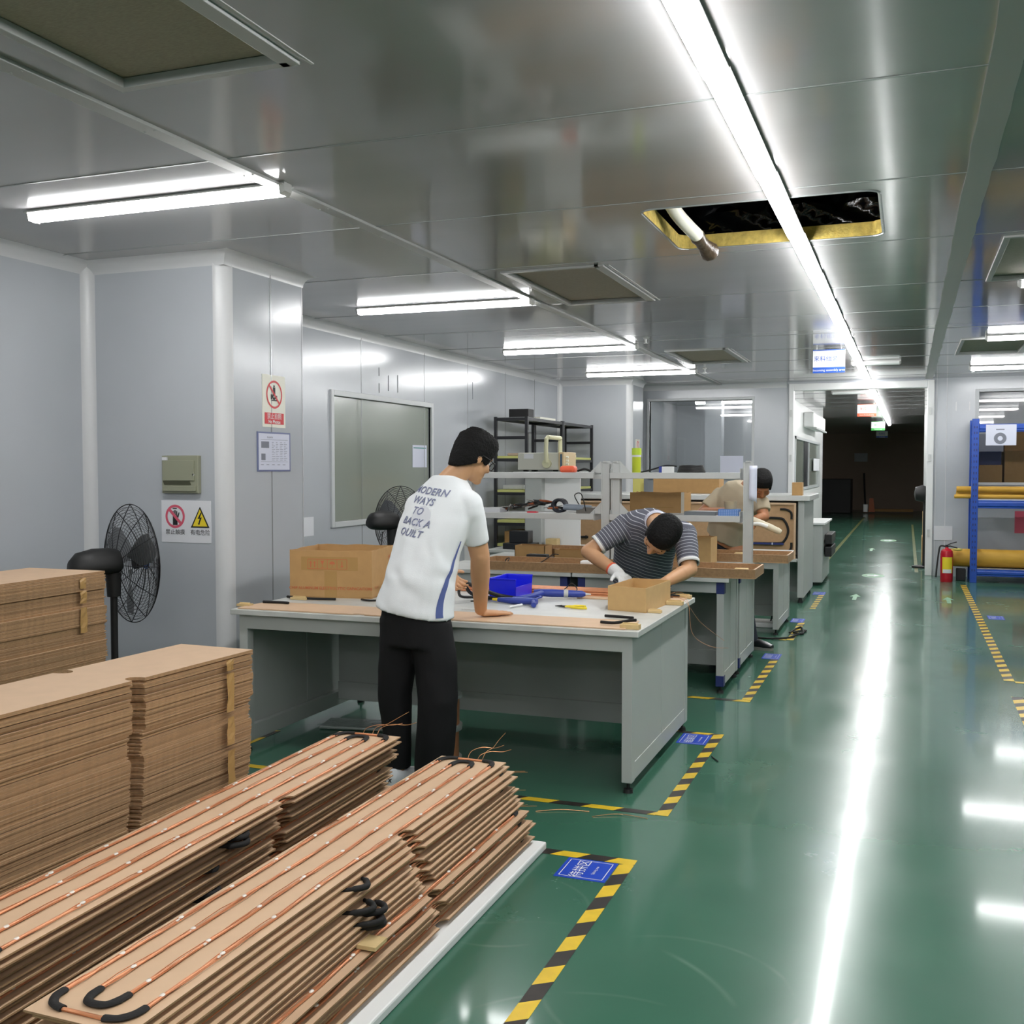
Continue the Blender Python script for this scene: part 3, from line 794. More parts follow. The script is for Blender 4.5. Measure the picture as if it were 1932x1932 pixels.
ftape(-1.0, -.945, 4.42, 5.91, 'y', 'hazard tape along the aisle beside the near workbench', .2)
ftape(-3.4, -1.0, 4.415, 4.465, 'x', 'hazard tape crossing in front of the near workbench', .3)
ftape(-1.3, -1.0, 5.87, 5.91, 'x', 'short hazard tape at the back corner of the near workbench', .2)
ftape(-3.38, -3.33, 4.5, 5.1, 'y', 'hazard tape at the left leg of the near workbench', .3)
ftape(-.985, -.925, 6.85, 8.5, 'y', 'hazard tape along the aisle beside the second row of workbenches', .2)
ftape(-1.9, -.925, 6.79, 6.845, 'x', 'hazard tape crossing in front of the second row of workbenches', .3)
ftape(-.97, -.91, 9.4, 10.5, 'y', 'hazard tape along the aisle beside the third bench', .2)
ftape(-1.9, -.97, 9.38, 9.42, 'x', 'hazard tape crossing in front of the third bench', .3)
ftape(-.96, -.90, 11.6, 12.9, 'y', 'hazard tape along the aisle beside the far cabinet bench', .2)
ftape(.66, .73, 8.12, 14.7, 'y', 'long hazard tape from the blue rack along the aisle\'s far side', .2)
ftape(.73, 2.0, 8.06, 8.12, 'x', 'hazard tape turning the corner on the open floor', .3)
ftape(.66, .73, 3.0, 7.56, 'y', 'hazard tape along the open floor, nearest part on that side', .2)

def fsign(x0, x1, y0, y1, lines, lab, rot=True):
    t = thing('floor_sign', lab, 'floor sign', ((x0 + x1) / 2, (y0 + y1) / 2, 0), 'blue floor signs')
    MB().box(x0, x1, y0, y1, .0003, .0015).build('sheet', M['bluesign'], t)
    b = MB(); z = .0022; m = .014; w_ = .003
    for (a, c, d, e) in ((x0 + m, x1 - m, y0 + m, y0 + m + w_), (x0 + m, x1 - m, y1 - m - w_, y1 - m), (x0 + m, x0 + m + w_, y0 + m, y1 - m), (x1 - m - w_, x1 - m, y0 + m, y1 - m)): b.fan([(a, d, z), (c, d, z), (c, e, z), (a, e, z)])
    cx, cy_ = (x0 + x1) / 2, (y0 + y1) / 2
    for s, size, ox in lines:   # read from the aisle: baseline runs along +y
        b.mesh(text_mesh(s, size), plane_mtx((cx + ox, cy_, z), (0, 1, 0), (-1, 0, 0)))
    b.build('lettering', M['white'], t, fix=False)
fsign(-1.2, -1.004, 3.62, 3.815, [('待拼区', .056, -.02), ('Splicing area', .016, .035)], 'blue floor sign by the foreground board stack, nearest the viewer')
fsign(-1.165, -1.004, 5.64, 5.865, [('组装区', .056, -.018), ('Assembly area', .017, .032)], 'blue floor sign at the foot of the near workbench')
fsign(-1.06, -.925, 8.4, 8.65, [('组装区', .056, -.018), ('Assembly area', .017, .032)], 'blue floor sign at the foot of the second row of workbenches')
fsign(-1.055, -.93, 10.5, 10.78, [('检验区', .056, -.018), ('Check area', .017, .032)], 'blue floor sign at the foot of the third bench')
fsign(-1.04, -.9, 12.9, 13.2, [('老化区', .056, -.018), ('Burn-in area', .017, .032)], 'blue floor sign at the foot of the far cabinet bench')
fsign(.78, .93, 11.4, 11.68, [('物料区', .056, -.018), ('Stock area', .017, .032)], 'blue floor sign on the open floor before the blue rack')
fsign(.8, .96, 7.2, 7.45, [('物料区', .056, -.018), ('Stock area', .017, .032)], 'blue floor sign cut off at the picture edge')
tag(MB().box(-1.24, -1.18, 17.5, 34, .0004, .0012).build('floor_tape', M['dullyellow']), 'plain yellow line along the left of the passage floor', 'floor tape')
tag(MB().box(.12, .17, 16.2, 30, .0004, .0012).build('floor_tape', M['dullyellow']), 'plain yellow line along the right of the passage floor', 'floor tape')
# mint-coloured evacuation marks
def disc(x, y, rx, ry, lab, arrow):
    b = MB()
    if arrow: b.fan([(x + dx * rx, y + dy * ry, .0012) for dx, dy in ((-.25, -1), (.25, -1), (.25, .1), (.7, .1), (0, 1), (-.7, .1), (-.25, .1))])
    else:
        t = thing('floor_mark', lab, 'floor mark', (x, y, 0))
        b.fan([(x + rx * math.cos(2 * PI * k / 28), y + ry * math.sin(2 * PI * k / 28), .0012) for k in range(28)]); b.build('disc', M['green'], t)
        b = MB(); b.fan([(x + dx * rx, y + dy * ry, .002) for dx, dy in ((-.5, -.15), (.1, -.15), (.1, -.45), (.6, .1), (.1, .55), (.1, .25), (-.5, .25))]); b.build('arrow', M['paper'], t)
        return
    tag(b.build('floor_mark', M['green']), lab, 'floor mark')
disc(-.43, 15.5, .15, .28, 'oval mint evacuation mark in the middle of the aisle', False)
disc(-.55, 12.85, .09, .3, 'mint arrow on the aisle floor nearer than the oval mark', True)
disc(.46, 12.9, .09, .3, 'mint arrow on the floor near the fire extinguisher', True)
disc(-.6, 20.5, .1, .4, 'mint arrow on the passage floor beyond the opening', True)
disc(-.35, 23.2, .16, .4, 'oval mint mark deep in the dark passage', False)
tag(MB().tube([(-.93, 5.42, .004), (-.885, 5.34, .004)], .004, 6).build('wire_scrap', M['black']), 'short black scrap lying on the aisle floor beside the hazard tape', 'scrap')

for pts, lab in (([(-1.5, 4.28, .002), (-1.4, 4.33, .006), (-1.28, 4.36, .002)], 'thin copper wire offcut on the floor behind the stack beside the aisle'), ([(-1.25, 4.30, .002), (-1.15, 4.36, .006), (-1.02, 4.36, .002)], 'curved copper wire offcut on the floor in front of the hazard tape')):
    tag(MB().tube(bez(pts, 6), .0015, 5).build('wire_offcut', M['copperwire']), lab, 'wire')  # wire offcut
# ================================================================ WORKBENCHES
def bench(name, lab, x0, x1, y0, y1, zt, navy=False, back=True, group=None, sides='lr', by=.38, depthpanel=True):
    t = thing(name, lab, 'workbench', ((x0 + x1) / 2, (y0 + y1) / 2, 0), group)
    MB().box(x0, x1, y0, y1, zt - .028, zt).build('top', M['greytop'], t, bevel=.003)
    z1 = zt - .028; m = M['grey']
    MB().box(x0 + .08, x1 - .08, y0 + .03, y0 + .06, z1 - .075, z1).build('apron', m, t, bevel=.002)
    xs = []
    if 'l' in sides: xs.append((x0 + .035, x0 + .085))
    if 'r' in sides: xs.append((x1 - .085, x1 - .035))
    for (a, c) in xs:
        zb_ = .05
        out = c if c > (x0 + x1) / 2 else a
        MB().box(a, c, y0 + .03, y0 + .09, zb_, z1).build('leg', m, t, bevel=.004)
        MB().box(a, c, y1 - .09, y1 - .03, zb_, z1).build('leg', m, t, bevel=.004)
        s = MB(); e = .008 * (1 if out == c else -1); p, q = (out - .016, out - .006) if out == c else (out + .006, out + .016)
        s.box(p, q, y0 + .09, y1 - .09, zb_ + .085, z1)
        s.box(p - .002, q + .002, (y0 + y1) / 2 - .012, (y0 + y1) / 2 + .012, zb_ + .085, z1)
        s.build('side_panel', m, t, bevel=.002)
        MB().box(min(a, c) + .004, max(a, c) - .004, y0 + .09, y1 - .09, zb_, zb_ + .085).build('rail', m, t, bevel=.003)
        for yy in (y0 + .06, y1 - .06):
            MB().cone(((a + c) / 2, yy, 0), ((a + c) / 2, yy, .018), .024, .02, 14).cone(((a + c) / 2, yy, .018), ((a + c) / 2, yy, zb_), .008, seg=8).build('foot', M['black'], t)
        if navy:
            for za, zc_ in ((z1 - .08, z1), (zb_ - .003, zb_ + .07)): MB().box(a - .002, c + .002, y0 + .027, y0 + .093, za, zc_).build('corner_cap', M['navy'], t, bevel=.003)
    if back:
        yb = y1 - by
        MB().box(x0 + .085, x1 - .085, yb, yb + .012, .2, z1 - .05).build('back_panel', m, t)
        MB().box(x0 + .085, x1 - .085, yb - .012, yb + .02, .09, .2).build('rail', m, t, bevel=.003)
    return t
d1 = bench('workbench', 'large grey workbench nearest the viewer, with the man in white leaning on it', -3.33, -1.13, 4.63, 5.99, .76)
ga = 'grey benches with navy corners in the second row'
bench('workbench', 'grey bench with navy corners behind the striped-shirt man, end towards the aisle', -2.17, -1.09, 6.95, 7.64, .775, True, group=ga, by=.12)
bench('workbench', 'grey bench with navy corners, inner one behind the white-shirt man', -3.27, -2.18, 6.95, 7.64, .775, True, group=ga, by=.12)
gb = 'grey benches backing onto the second row'
bench('workbench', 'grey bench backing onto the second row, under the longer wooden trays', -2.17, -1.09, 7.65, 8.5, .775, True, group=gb)
bench('workbench', 'inner grey bench backing onto the second row, by the left window', -3.27, -2.18, 7.65, 8.5, .775, True, group=gb)
bench('workbench', 'grey bench of the third row, behind the tan-shirt man', -3.9, -1.03, 9.59, 10.6, .70)
# cabinet bench at the back with raised top
t = thing('cabinet_bench', 'tall grey cabinet bench with brown boards leaning on its front', 'workbench', (-2.5, 12.6, 0))
MB().box(-4.05, -1.0, 11.98, 13.25, 1.14, 1.2).build('top', M['alu'], t, bevel=.006)
MB().box(-1.13, -1.06, 12.02, 13.22, .06, 1.14).build('side_panel', M['grey'], t, bevel=.006)
MB().box(-4.05, -3.98, 12.02, 13.22, .06, 1.14).build('side_panel', M['grey'], t, bevel=.006)
MB().box(-3.98, -1.13, 12.6, 12.63, .06, 1.14).build('back_panel', M['grey'], t)
MB().box(-4.05, -1.13, 11.9, 12.6, .47, .498).build('ledge', M['grey'], t)
for x in (-1.1, -4.01):
    for yy in (12.08, 13.1): MB().cone((x, yy, 0), (x, yy, .06), .03, .015, 12).build('foot', M['black'], t)
t = thing('side_cabinet', 'low pale cabinet against the aisle beyond the cabinet bench', 'cabinet', (-1.3, 14.6, 0))
MB().box(-1.7, -1.0, 13.9, 15.2, .04, .78).build('body', M['grey'], t, bevel=.01)
MB().box(-1.72, -.97, 13.88, 15.22, .78, .81).build('top', M['white'], t, bevel=.006)
for z in (.36, .52): tag(MB().box(-.985, -.9, 14.1, 14.9, z, z + .13).build('component_box', M['black'], bevel=.01), 'dark parts drawer on the aisle side of the low cabinet, %s one' % ('upper' if z > .5 else 'lower'), 'parts box')

# trays of brown board on the benches
def tray(x0, x1, y0, y1, z, h, lab, lip=.012):
    t = thing('wooden_tray', lab, 'tray', ((x0 + x1) / 2, (y0 + y1) / 2, z), 'long shallow wooden trays on the benches')
    MB().box(x0, x1, y0, y1, z, z + .006).build('bottom', M['mdfold'], t)
    for (a, c, d, e) in ((x0, x1, y0, y0 + lip), (x0, x1, y1 - lip, y1), (x0, x0 + lip, y0 + lip, y1 - lip), (x1 - lip, x1, y0 + lip, y1 - lip)):
        b = MB().use(M['mdfedge']).box(a, c, d, e, z + .006, z + h)
        b.use(M['mdf']); b.fan([(a, d, z + h + .0004), (c, d, z + h + .0004), (c, e, z + h + .0004), (a, e, z + h + .0004)])
        b.build('side', None, t, fix=False)
    return t
tray(-2.92, -.92, 6.95, 7.40, .777, .062, 'long wooden tray on the second-row bench, jutting out towards the aisle')
tray(-2.95, -.84, 8.2, 8.62, .777, .062, 'long wooden tray in front of the tan-shirt man')
for (x, y, z, w_, d, h, lab) in ((-1.05, 7.25, .784, .045, .03, .035, 'small pale wood block at the aisle end of the nearer wooden tray'), (-1.33, 7.2, .784, .04, .03, .02, 'tiny wood chip inside the nearer wooden tray'),
                                 (-1.22, 8.4, .784, .05, .04, .05, 'pale wood block in the farther wooden tray, left of the flat slats'), (-1.02, 8.38, .784, .09, .04, .025, 'flat pale slat in the farther wooden tray')):
    tag(MB().box(x - w_, x + w_, y - d, y + d, z, z + h).build('wood_block', M['woodblock'], bevel=.002), lab, 'wood block')
# ================================================================ SIGNS AND BOXES ON THE COLUMN AND WALLS
# local sign frame helper: origin corner, x along the wall, y up
def sheet_on(t, name, o, ux, uy, w_, h, m, th=.003):
    o, ux, uy = V(o), V(ux), V(uy); n = ux.cross(uy)
    c = o + ux * w_ / 2 + uy * h / 2 + n * th / 2
    return MB().obox(c, ux * w_ / 2, uy * h / 2, n * th / 2).build(name, m, t)
class Ink:
    """flat print on a plane: coordinates in metres from the sheet's lower left corner"""
    def __init__(s, o, ux, uy, lift=.0042): s.b = MB(); s.o = V(o); s.ux = V(ux); s.uy = V(uy); s.n = s.ux.cross(s.uy); s.l = lift
    def P(s, x, y, dz=0): return s.o + s.ux * x + s.uy * y + s.n * (s.l + dz)
    def use(s, m): s.b.use(m); return s
    def poly(s, pts, dz=0): s.b.fan([s.P(x, y, dz) for x, y in pts]); return s
    def rect(s, x0, x1, y0, y1, dz=0): return s.poly([(x0, y0), (x1, y0), (x1, y1), (x0, y1)], dz)
    def ring(s, cx, cy, r0, r1, n=32, dz=0):
        for k in range(n):
            a, c = 2 * PI * k / n, 2 * PI * (k + 1) / n
            s.poly([(cx + r0 * math.cos(a), cy + r0 * math.sin(a)), (cx + r1 * math.cos(a), cy + r1 * math.sin(a)), (cx + r1 * math.cos(c), cy + r1 * math.sin(c)), (cx + r0 * math.cos(c), cy + r0 * math.sin(c))], dz)
        return s
    def bar(s, x0, y0, x1, y1, w_, dz=0):
        d = V((x1 - x0, y1 - y0)).normalized(); nx, ny = -d.y * w_ / 2, d.x * w_ / 2
        return s.poly([(x0 - nx, y0 - ny), (x1 - nx, y1 - ny), (x1 + nx, y1 + ny), (x0 + nx, y0 + ny)], dz)
    def text(s, tx, cx, cy, size, dz=0, **k): s.b.mesh(text_mesh(tx, size, **k), plane_mtx(s.P(cx, cy, dz), s.ux, s.uy)); return s
    def build(s, name, t): return s.b.build(name, None, t, fix=False)
X_, Y_, Z_ = (1, 0, 0), (0, 1, 0), (0, 0, 1)

# beige distribution box
t = thing('distribution_box', 'beige electrical box on the near column, above the touch warning sign', 'electrical box', (-4.025, 5.12, 1.353))
x0, x1, y, z0, z1 = -4.155, -3.895, 5.15, 1.353, 1.577
MB().box(x0, x1, y - .03, y, z0, z1).build('body', M['box'], t, bevel=.004)
b = MB().use(M['box'])
b.box(x0 + .012, x1 - .025, y - .038, y - .03, z0 + .075, z1 - .03).box(x0 + .012, x1 - .012, y - .042, y - .03, z0 + .012, z0 + .045)
b.build('cover', None, t, bevel=.003)
MB().hexa([(x0 + .02, y - .033, z0 + .05), (x1 - .05, y - .033, z0 + .05), (x1 - .05, y - .031, z0 + .05), (x0 + .02, y - .031, z0 + .05), (x0 + .014, y - .04, z0 + .074), (x1 - .06, y - .04, z0 + .074), (x1 - .06, y - .031, z0 + .074), (x0 + .014, y - .031, z0 + .074)]).build('breaker_slot', M['boxdark'], t)
MB().cone((x1 - .03, y - .03, z0 + .11), (x1 - .03, y - .038, z0 + .11), .006, seg=12).build('lock', M['alu'], t)
MB().box(x0 + .01, x0 + .045, y - .0395, y - .03, z1 - .028, z1 - .01).build('sticker', M['paper'], t)
# touch / electricity warning
t = thing('warning_sign', 'white warning sign on the near column: no touching and a yellow electricity triangle', 'sign', (-4.0, 5.147, 1.06))
o = (-4.183, 5.15, 1.06)
sheet_on(t, 'sheet', o, X_, Z_, .355, .25, M['paper'])
k = Ink(o, X_, Z_)
k.use(M['pink']).ring(.1, .155, .055, .07).bar(.058, .197, .142, .113, .018, .0008)
k.build('prohibition_ring', t)
k = Ink(o, X_, Z_).use(M['ink']); k.l = .0039
k.rect(.083, .117, .103, .155).poly([(.117, .13), (.127, .16), (.132, .178), (.126, .18), (.117, .16)])
for i in range(4): k.rect(.083 + .0088 * i, .0895 + .0088 * i, .15, .195 - .006 * abs(i - 1.5))
k.rect(.083, .113, .2, .205); k.build('hand_symbol', t)
k = Ink(o, X_, Z_).use(M['ink']).poly([(.212, .09), (.345, .09), (.2785, .215)])
k.use(M['yellow']).poly([(.226, .098), (.331, .098), (.2785, .2)], .0008)
k.use(M['ink']).poly([(.284, .18), (.262, .142), (.277, .144), (.268, .116), (.264, .119), (.268, .106), (.282, .114), (.276, .115), (.292, .152), (.278, .15), (.293, .18)], .0016)
k.build('danger_triangle', t)
k = Ink(o, X_, Z_).use(M['ink']).text('禁止触摸', .1, .06, .035).text('有电危险', .2785, .06, .035)
k.build('lettering', t)
# no photos sign on the column's aisle side
t = thing('no_photos_sign', 'cream and red no-photos sign on the near column, above the document', 'sign', (-3.718, 5.65, 1.76))
o = (-3.72, 5.522, 1.757)
sheet_on(t, 'sheet', o, Y_, Z_, .252, .325, M['cream'])
k = Ink(o, Y_, Z_).use(M['red']).ring(.128, .205, .075, .088).bar(.075, .258, .181, .152, .014, .0008); k.build('prohibition_ring', t)
k = Ink(o, Y_, Z_).use(M['ink']); k.l = .0039
k.rect(.095, .16, .165, .172).rect(.09, .105, .175, .205).rect(.14, .16, .18, .2).ring(.125, .192, .006, .02).rect(.113, .14, .205, .25).rect(.118, .135, .252, .262)
k.build('camera_symbol', t)
k = Ink(o, Y_, Z_).use(M['red']).rect(.02, .232, .02, .09); k.build('red_band', t)
k = Ink(o, Y_, Z_).use(M['white']).text('禁止拍照', .126, .066, .04, .0008).text('No Photos', .126, .034, .03, .0008, bold=.0006); k.build('lettering', t)
# framed document
t = thing('document_frame', 'document in a clear frame on the near column, below the no-photos sign', 'document', (-3.71, 5.64, 1.48))
o = (-3.72, 5.46, 1.482)
sheet_on(t, 'backing', o, Y_, Z_, .365, .245, mat('frame_blue', '#6a7296', .3), .006)
sheet_on(t, 'sheet', (-3.714, 5.472, 1.492), Y_, Z_, .34, .225, M['lilac'], .001)
k = Ink((-3.714, 5.472, 1.492), Y_, Z_, .0018).use(M['ink']); random.seed(4)
gi = mat('grey_print', '#777a86', .6)
k.text('作业指导书', .12, .2, .013).use(gi)
k.rect(.02, .32, .186, .188).rect(.02, .32, .05, .0515)
for r in range(11):
    for c in range(4):
        x = .14 + c * .045; k.rect(x, x + random.uniform(.015, .04), .17 - r * .011, .1725 - r * .011)
k.rect(.025, .11, .135, .175).rect(.025, .07, .06, .1)
for c in range(5): k.rect(.02 + c * .06, .05 + c * .06, .03, .033)
k.build('print', t)
# paper on the left window
t = thing('paper_notice', 'white notice taped to the lower part of the left window', 'notice', (-4.735, 9.87, 1.51))
sheet_on(t, 'sheet', (-4.738, 9.70, 1.512), Y_, Z_, .34, .23, M['lilac'], .002)
k = Ink((-4.738, 9.70, 1.512), Y_, Z_, .003).use(mat('teal_print', '#3f8a86', .6)).rect(.02, .32, .195, .205); k.build('print', t)
tag(MB().box(-4.72, -4.718, 7.25, 7.75, .93, 1.09).build('paper_scrap', M['paper']), 'pale sticker patch on the left wall beside the fan behind the carton', 'sticker')
# little sign on the far column
t = thing('no_photos_sign', 'small red and white no-photos sign on the far column', 'sign', (-3.638, 14.8, 1.6))
o = (-3.64, 14.68, 1.62)
sheet_on(t, 'sheet', o, Y_, Z_, .24, .3, M['cream'])
Ink(o, Y_, Z_).use(M['red']).ring(.12, .2, .06, .075, 20).bar(.07, .25, .17, .15, .014, .001).build('prohibition_ring', t)
Ink(o, Y_, Z_).use(M['red']).rect(.03, .21, .02, .09).build('red_band', t)
tag(MB().box(-3.64, -3.634, 14.72, 14.9, 1.3, 1.52).build('notice', M['carton']), 'brown notice under the small red sign on the far column', 'notice')
# notices near the opening
tag(MB().box(-2.62, -2.28, YB - .004, YB - .001, 1.4, 1.69).build('paper_notice', M['lilac']), 'pale notice taped to the lower right of the far window', 'notice')
tag(MB().box(.36, .6, YB - .006, YB - .001, .5, .7).build('paper_notice', M['paper']), 'pale paper on the wall just above the fire extinguisher', 'notice')
tag(MB().box(-1.93, -1.926, 23.9, 25.5, 1.45, 1.72).build('paper_notice', M['paper']), 'white paper on the passage window beyond the opening', 'notice')
tag(MB().box(-1.8, -1.35, 39.97, 39.99, 1.75, 2.05).build('paper_notice', M['paper']), 'pale paper on the dark wall at the far end', 'notice')
# hanging aisle signs
def hang(x0, x1, y, z0, z1, m, zh, en, lab, shape=None):
    t = thing('hanging_sign', lab, 'sign', ((x0 + x1) / 2, y, z0), 'signs hanging from the aisle ceiling')
    MB().box(x0, x1, y, y + .012, z0, z1).build('board', M['white'], t)
    Wd, Hh = x1 - x0, z1 - z0; o = (x0, y, z0)
    Ink(o, X_, Z_, .001).use(m).rect(0, Wd, 0, Hh * .25).rect(0, Wd, Hh * .96, Hh).build('colour_band', t)
    Ink(o, X_, Z_, .0018).use(m).text(zh, Wd / 2, Hh * .6, Wd * .19).use(M['white']).text(en, Wd / 2, Hh * .12, Wd * .105, .0006).build('lettering', t)
    b = MB()
    for x in (x0 + .04, x1 - .04): b.cone((x, y + .006, z1), (x, y + .006, ZC), .002, seg=5)
    b.build('hanger', M['alu'], t)
hang(-.935, -.615, 11.36, 2.488, 2.728, M['signblue'], '来料组装区', 'Incoming assembly area', 'blue and white hanging sign, nearest over the aisle')
hang(-.9, -.56, 20.9, 2.48, 2.71, M['signorange'], '半成品区', 'Semi-finished area', 'orange and white hanging sign over the passage')
hang(-.88, -.55, 28.4, 2.47, 2.7, M['signgreen'], '成品区', 'Finished area', 'green and white hanging sign deep in the passage')
hang(-.92, -.58, 34.5, 2.45, 2.66, M['signblue'], '包装区', 'Packing area', 'farthest hanging sign, dim blue, at the end of the passage')
# sprinklers
for (x, y, lab) in ((-2.37, 9.95, 'small sprinkler by the third left ceiling light'), (-2.39, 13.2, 'small sprinkler by the farthest left ceiling light'), (.75, 14.3, 'small sprinkler before the wall with the blue rack')):
    b = MB().cone((x, y, ZC), (x, y, ZC - .012), .03, .022, 14).cone((x, y, ZC - .012), (x, y, ZC - .05), .009, seg=8).cone((x, y, ZC - .05), (x, y, ZC - .055), .02, seg=10)
    tag(b.build('ceiling_sprinkler', M['alu']), lab, 'sprinkler')

# ================================================================ FANS
def fan(loc, zc, ax, R_, lab, h_pole=True):
    t = thing('standing_fan', lab, 'fan', loc)
    c = V((loc[0], loc[1], zc)); a = V(ax).normalized(); u = V((0, 0, 1)); r = a.cross(u)
    def ringpts(cc, rad, n=40): return [cc + (r * math.cos(2 * PI * k / n) + u * math.sin(2 * PI * k / n)) * rad for k in range(n + 1)]
    for s, nm in ((-1, 'rear_grille'), (1, 'front_grille')):
        b = MB()
        for k in range(20):
            f = (k + 2) / 21
            b.tube(ringpts(c + a * (.1 + s * .085 * (1 - f ** 2.2)), R_ * f), .0014 if k < 19 else .003, 4)
        for q in range(12):
            an = 2 * PI * q / 12; d = r * math.cos(an) + u * math.sin(an)
            b.tube([c + a * (.1 + s * .085 * (1 - f ** 2.2)) + d * R_ * f for f in (.12, .3, .5, .7, .85, 1)], .0024, 4)
        b.build(nm, M['blackmet'], t)
    for q in range(3):
        b = MB(); an = 2 * PI * q / 3 + .5; d = r * math.cos(an) + u * math.sin(an); e = a.cross(d)
        rows = []
        for f, w_ in ((.1, .035), (.35, .065), (.65, .085), (.86, .06)):
            tw = a * (.028 * (1.2 - f)); rows.append(b.verts([c + a * .1 + d * R_ * f - e * w_ * .8 - tw, c + a * .1 + d * R_ * f - tw * 0, c + a * .1 + d * R_ * f + e * w_ + tw]))
        for p, q2 in zip(rows, rows[1:]):
            for i in (0, 1): b.face([p[i], p[i + 1], q2[i + 1], q2[i]])
        b.build('blade', M['fanblade'], t, smooth=0, fix=False)
    MB().cone(c + a * .12, c + a * .16, .035, .03, 16).build('hub', M['black'], t, smooth=40)
    MB().cone(c + a * .185, c + a * .189, .042, seg=20).build('badge', mat('fan_badge', '#3f6fc0', .3), t)
    b = MB(); prof = [(-.24, .001), (-.235, .045), (-.2, .075), (-.12, .088), (-.03, .085), (.02, .075), (.03, .001)]
    b.rings([[c + a * x + r * (q * math.cos(2 * PI * k / 20)) + u * (q * math.sin(2 * PI * k / 20) * (1.15 if math.sin(2 * PI * k / 20) > 0 else .55) + .0) for k in range(20)] for x, q in prof])
    b.build('motor', M['black'], t, smooth=50)
    MB().cone(c + u * -.17, c + u * -.04, .035, .042, 14).build('bracket', M['black'], t, smooth=40)
    MB().cone((c.x, c.y, .05), (c.x, c.y, zc - .15), .019, seg=14).build('pole', M['black'], t, smooth=40)
    MB().lathe([(.21, 0), (.21, .02), (.15, .035), (.03, .05), (.03, .12), (.022, .13)], (c.x, c.y, 0), 28).build('base', M['black'], t, smooth=40)
    MB().tube(bez([c + a * -.1 - u * .06, c - a * .12 - u * .35, c - a * .02 - u * .62, c + r * .12 - u * .75, (c.x + .25, c.y + .1, .015), (c.x + .5, c.y + .3, .008)], 6), .004, 6).build('cord', M['black'], t, smooth=60)
fan((-4.03, 4.56, 0), .975, (.39, .92, .04), .325, 'black standing fan by the near column, behind the tall board stack')
fan((-3.72, 7.25, 0), 1.075, (.3, .95, -.02), .29, 'black standing fan behind the cardboard carton, by the left window')

# ================================================================ THINGS ON THE NEAR WORKBENCH
ZD = .76
b = MB(); pts = [(-3.3, 4.655), (-1.2, 4.655), (-1.2, 4.93), (-2.2, 4.93), (-2.24, 4.905), (-2.28, 4.93), (-3.3, 4.93)]
pts = [(-3.3, 4.655), (-2.62, 4.655)] + [(-2.58 - .035 * math.cos(PI * k / 8), 4.655 + .022 * math.sin(PI * k / 8)) for k in range(9)] + [(-1.2, 4.655), (-1.2, 4.93), (-3.3, 4.93)]
b.use(M['mdf']).prism(pts, ZD + .001, ZD + .0065)
tag(b.build('fibreboard', M['mdf']), 'plain board lying along the front edge of the near workbench, under the man\'s hand', 'board')
tag(MB().box(-1.75, -1.16, 5.7, 5.97, ZD + .001, ZD + .006).build('fibreboard', M['mdf']), 'plain board under the clutter at the far aisle corner of the near workbench', 'board')
def blk(x, y, w_, d, h, lab, z=ZD + .001, rz=0., m='woodblock', nm='wood_block', notch=True):
    c, s = math.cos(rz), math.sin(rz); t = MB()
    t.obox((x, y, z + h / 2), (w_ * c, w_ * s, 0), (-d * s, d * c, 0), (0, 0, h / 2))
    if notch: t.obox((x, y, z + h + .002), (w_ * .8 * c, w_ * .8 * s, 0), (-d * .25 * s, d * .25 * c, 0), (0, 0, .004))
    return tag(t.build(nm, M[m], bevel=.001), lab, 'wood block')
blk(-1.185, 4.70, .045, .022, .022, 'notched wood block on the front aisle corner of the near workbench')
blk(-1.2, 5.27, .035, .016, .014, 'flat wood block at the edge of the near workbench, below the small carton')
blk(-1.17, 5.62, .045, .02, .02, 'notched wood block at the edge of the near workbench, beside the small carton')
blk(-1.19, 5.93, .05, .02, .018, 'pale wood block on the far aisle corner of the near workbench')
blk(-3.32, 4.75, .04, .02, .014, 'small wood block on the near workbench\'s inner front corner')
blk(-3.2, 5.1, .05, .02, .014, 'small wood strip behind the board at the inner end of the near workbench')
def foamstick(pts, lab, r=.0072): tag(MB().tube(bez(pts, 5), r, 8).build('foam_tube', M['rubber'], smooth=60), lab, 'foam tube')
foamstick([(-1.34, 4.745, .779), (-1.27, 4.74, .779), (-1.2, 4.752, .792), (-1.17, 4.75, .795)], 'black foam tube beside the notched block on the front aisle corner')
foamstick([(-1.39, 5.0, .772), (-1.3, 4.99, .772), (-1.24, 4.975, .772)], 'black foam tube lying in front of the small carton')
foamstick([(-3.28, 4.86, .774), (-3.17, 4.87, .774), (-3.12, 4.86, .774)], 'short black foam tube on the board\'s inner end')
foamstick([(-3.3, 5.13, .77), (-3.12, 5.1, .77), (-2.98, 5.12, .77)], 'longer black foam tube in front of the cardboard carton')
foamstick([(-1.38, 5.88, .777), (-1.28, 5.9, .777), (-1.2, 5.885, .777)], 'black foam tube at the far aisle corner of the near workbench')
foamstick([(-1.42, 5.8, .777), (-1.3, 5.79, .777), (-1.22, 5.81, .782)], 'black foam tube just behind the small carton', .007)
# loose wires over the desk corner
t = thing('copper_wire', 'thin copper wires dangling over the far aisle corner of the near workbench', 'wire', (-1.15, 5.8, .77))
for pts in ([(-1.3, 5.82, .77), (-1.2, 5.75, .79), (-1.12, 5.72, .77), (-1.09, 5.7, .6), (-1.0, 5.72, .53), (-.9, 5.75, .52)], [(-1.25, 5.75, .78), (-1.14, 5.7, .78), (-1.05, 5.72, .66), (-.93, 5.8, .55)], [(-1.3, 5.9, .77), (-1.2, 5.88, .8), (-1.12, 5.82, .772)]):
    MB().tube(bez(pts, 6), .001, 5).build('strand', M['copperwire'], t)
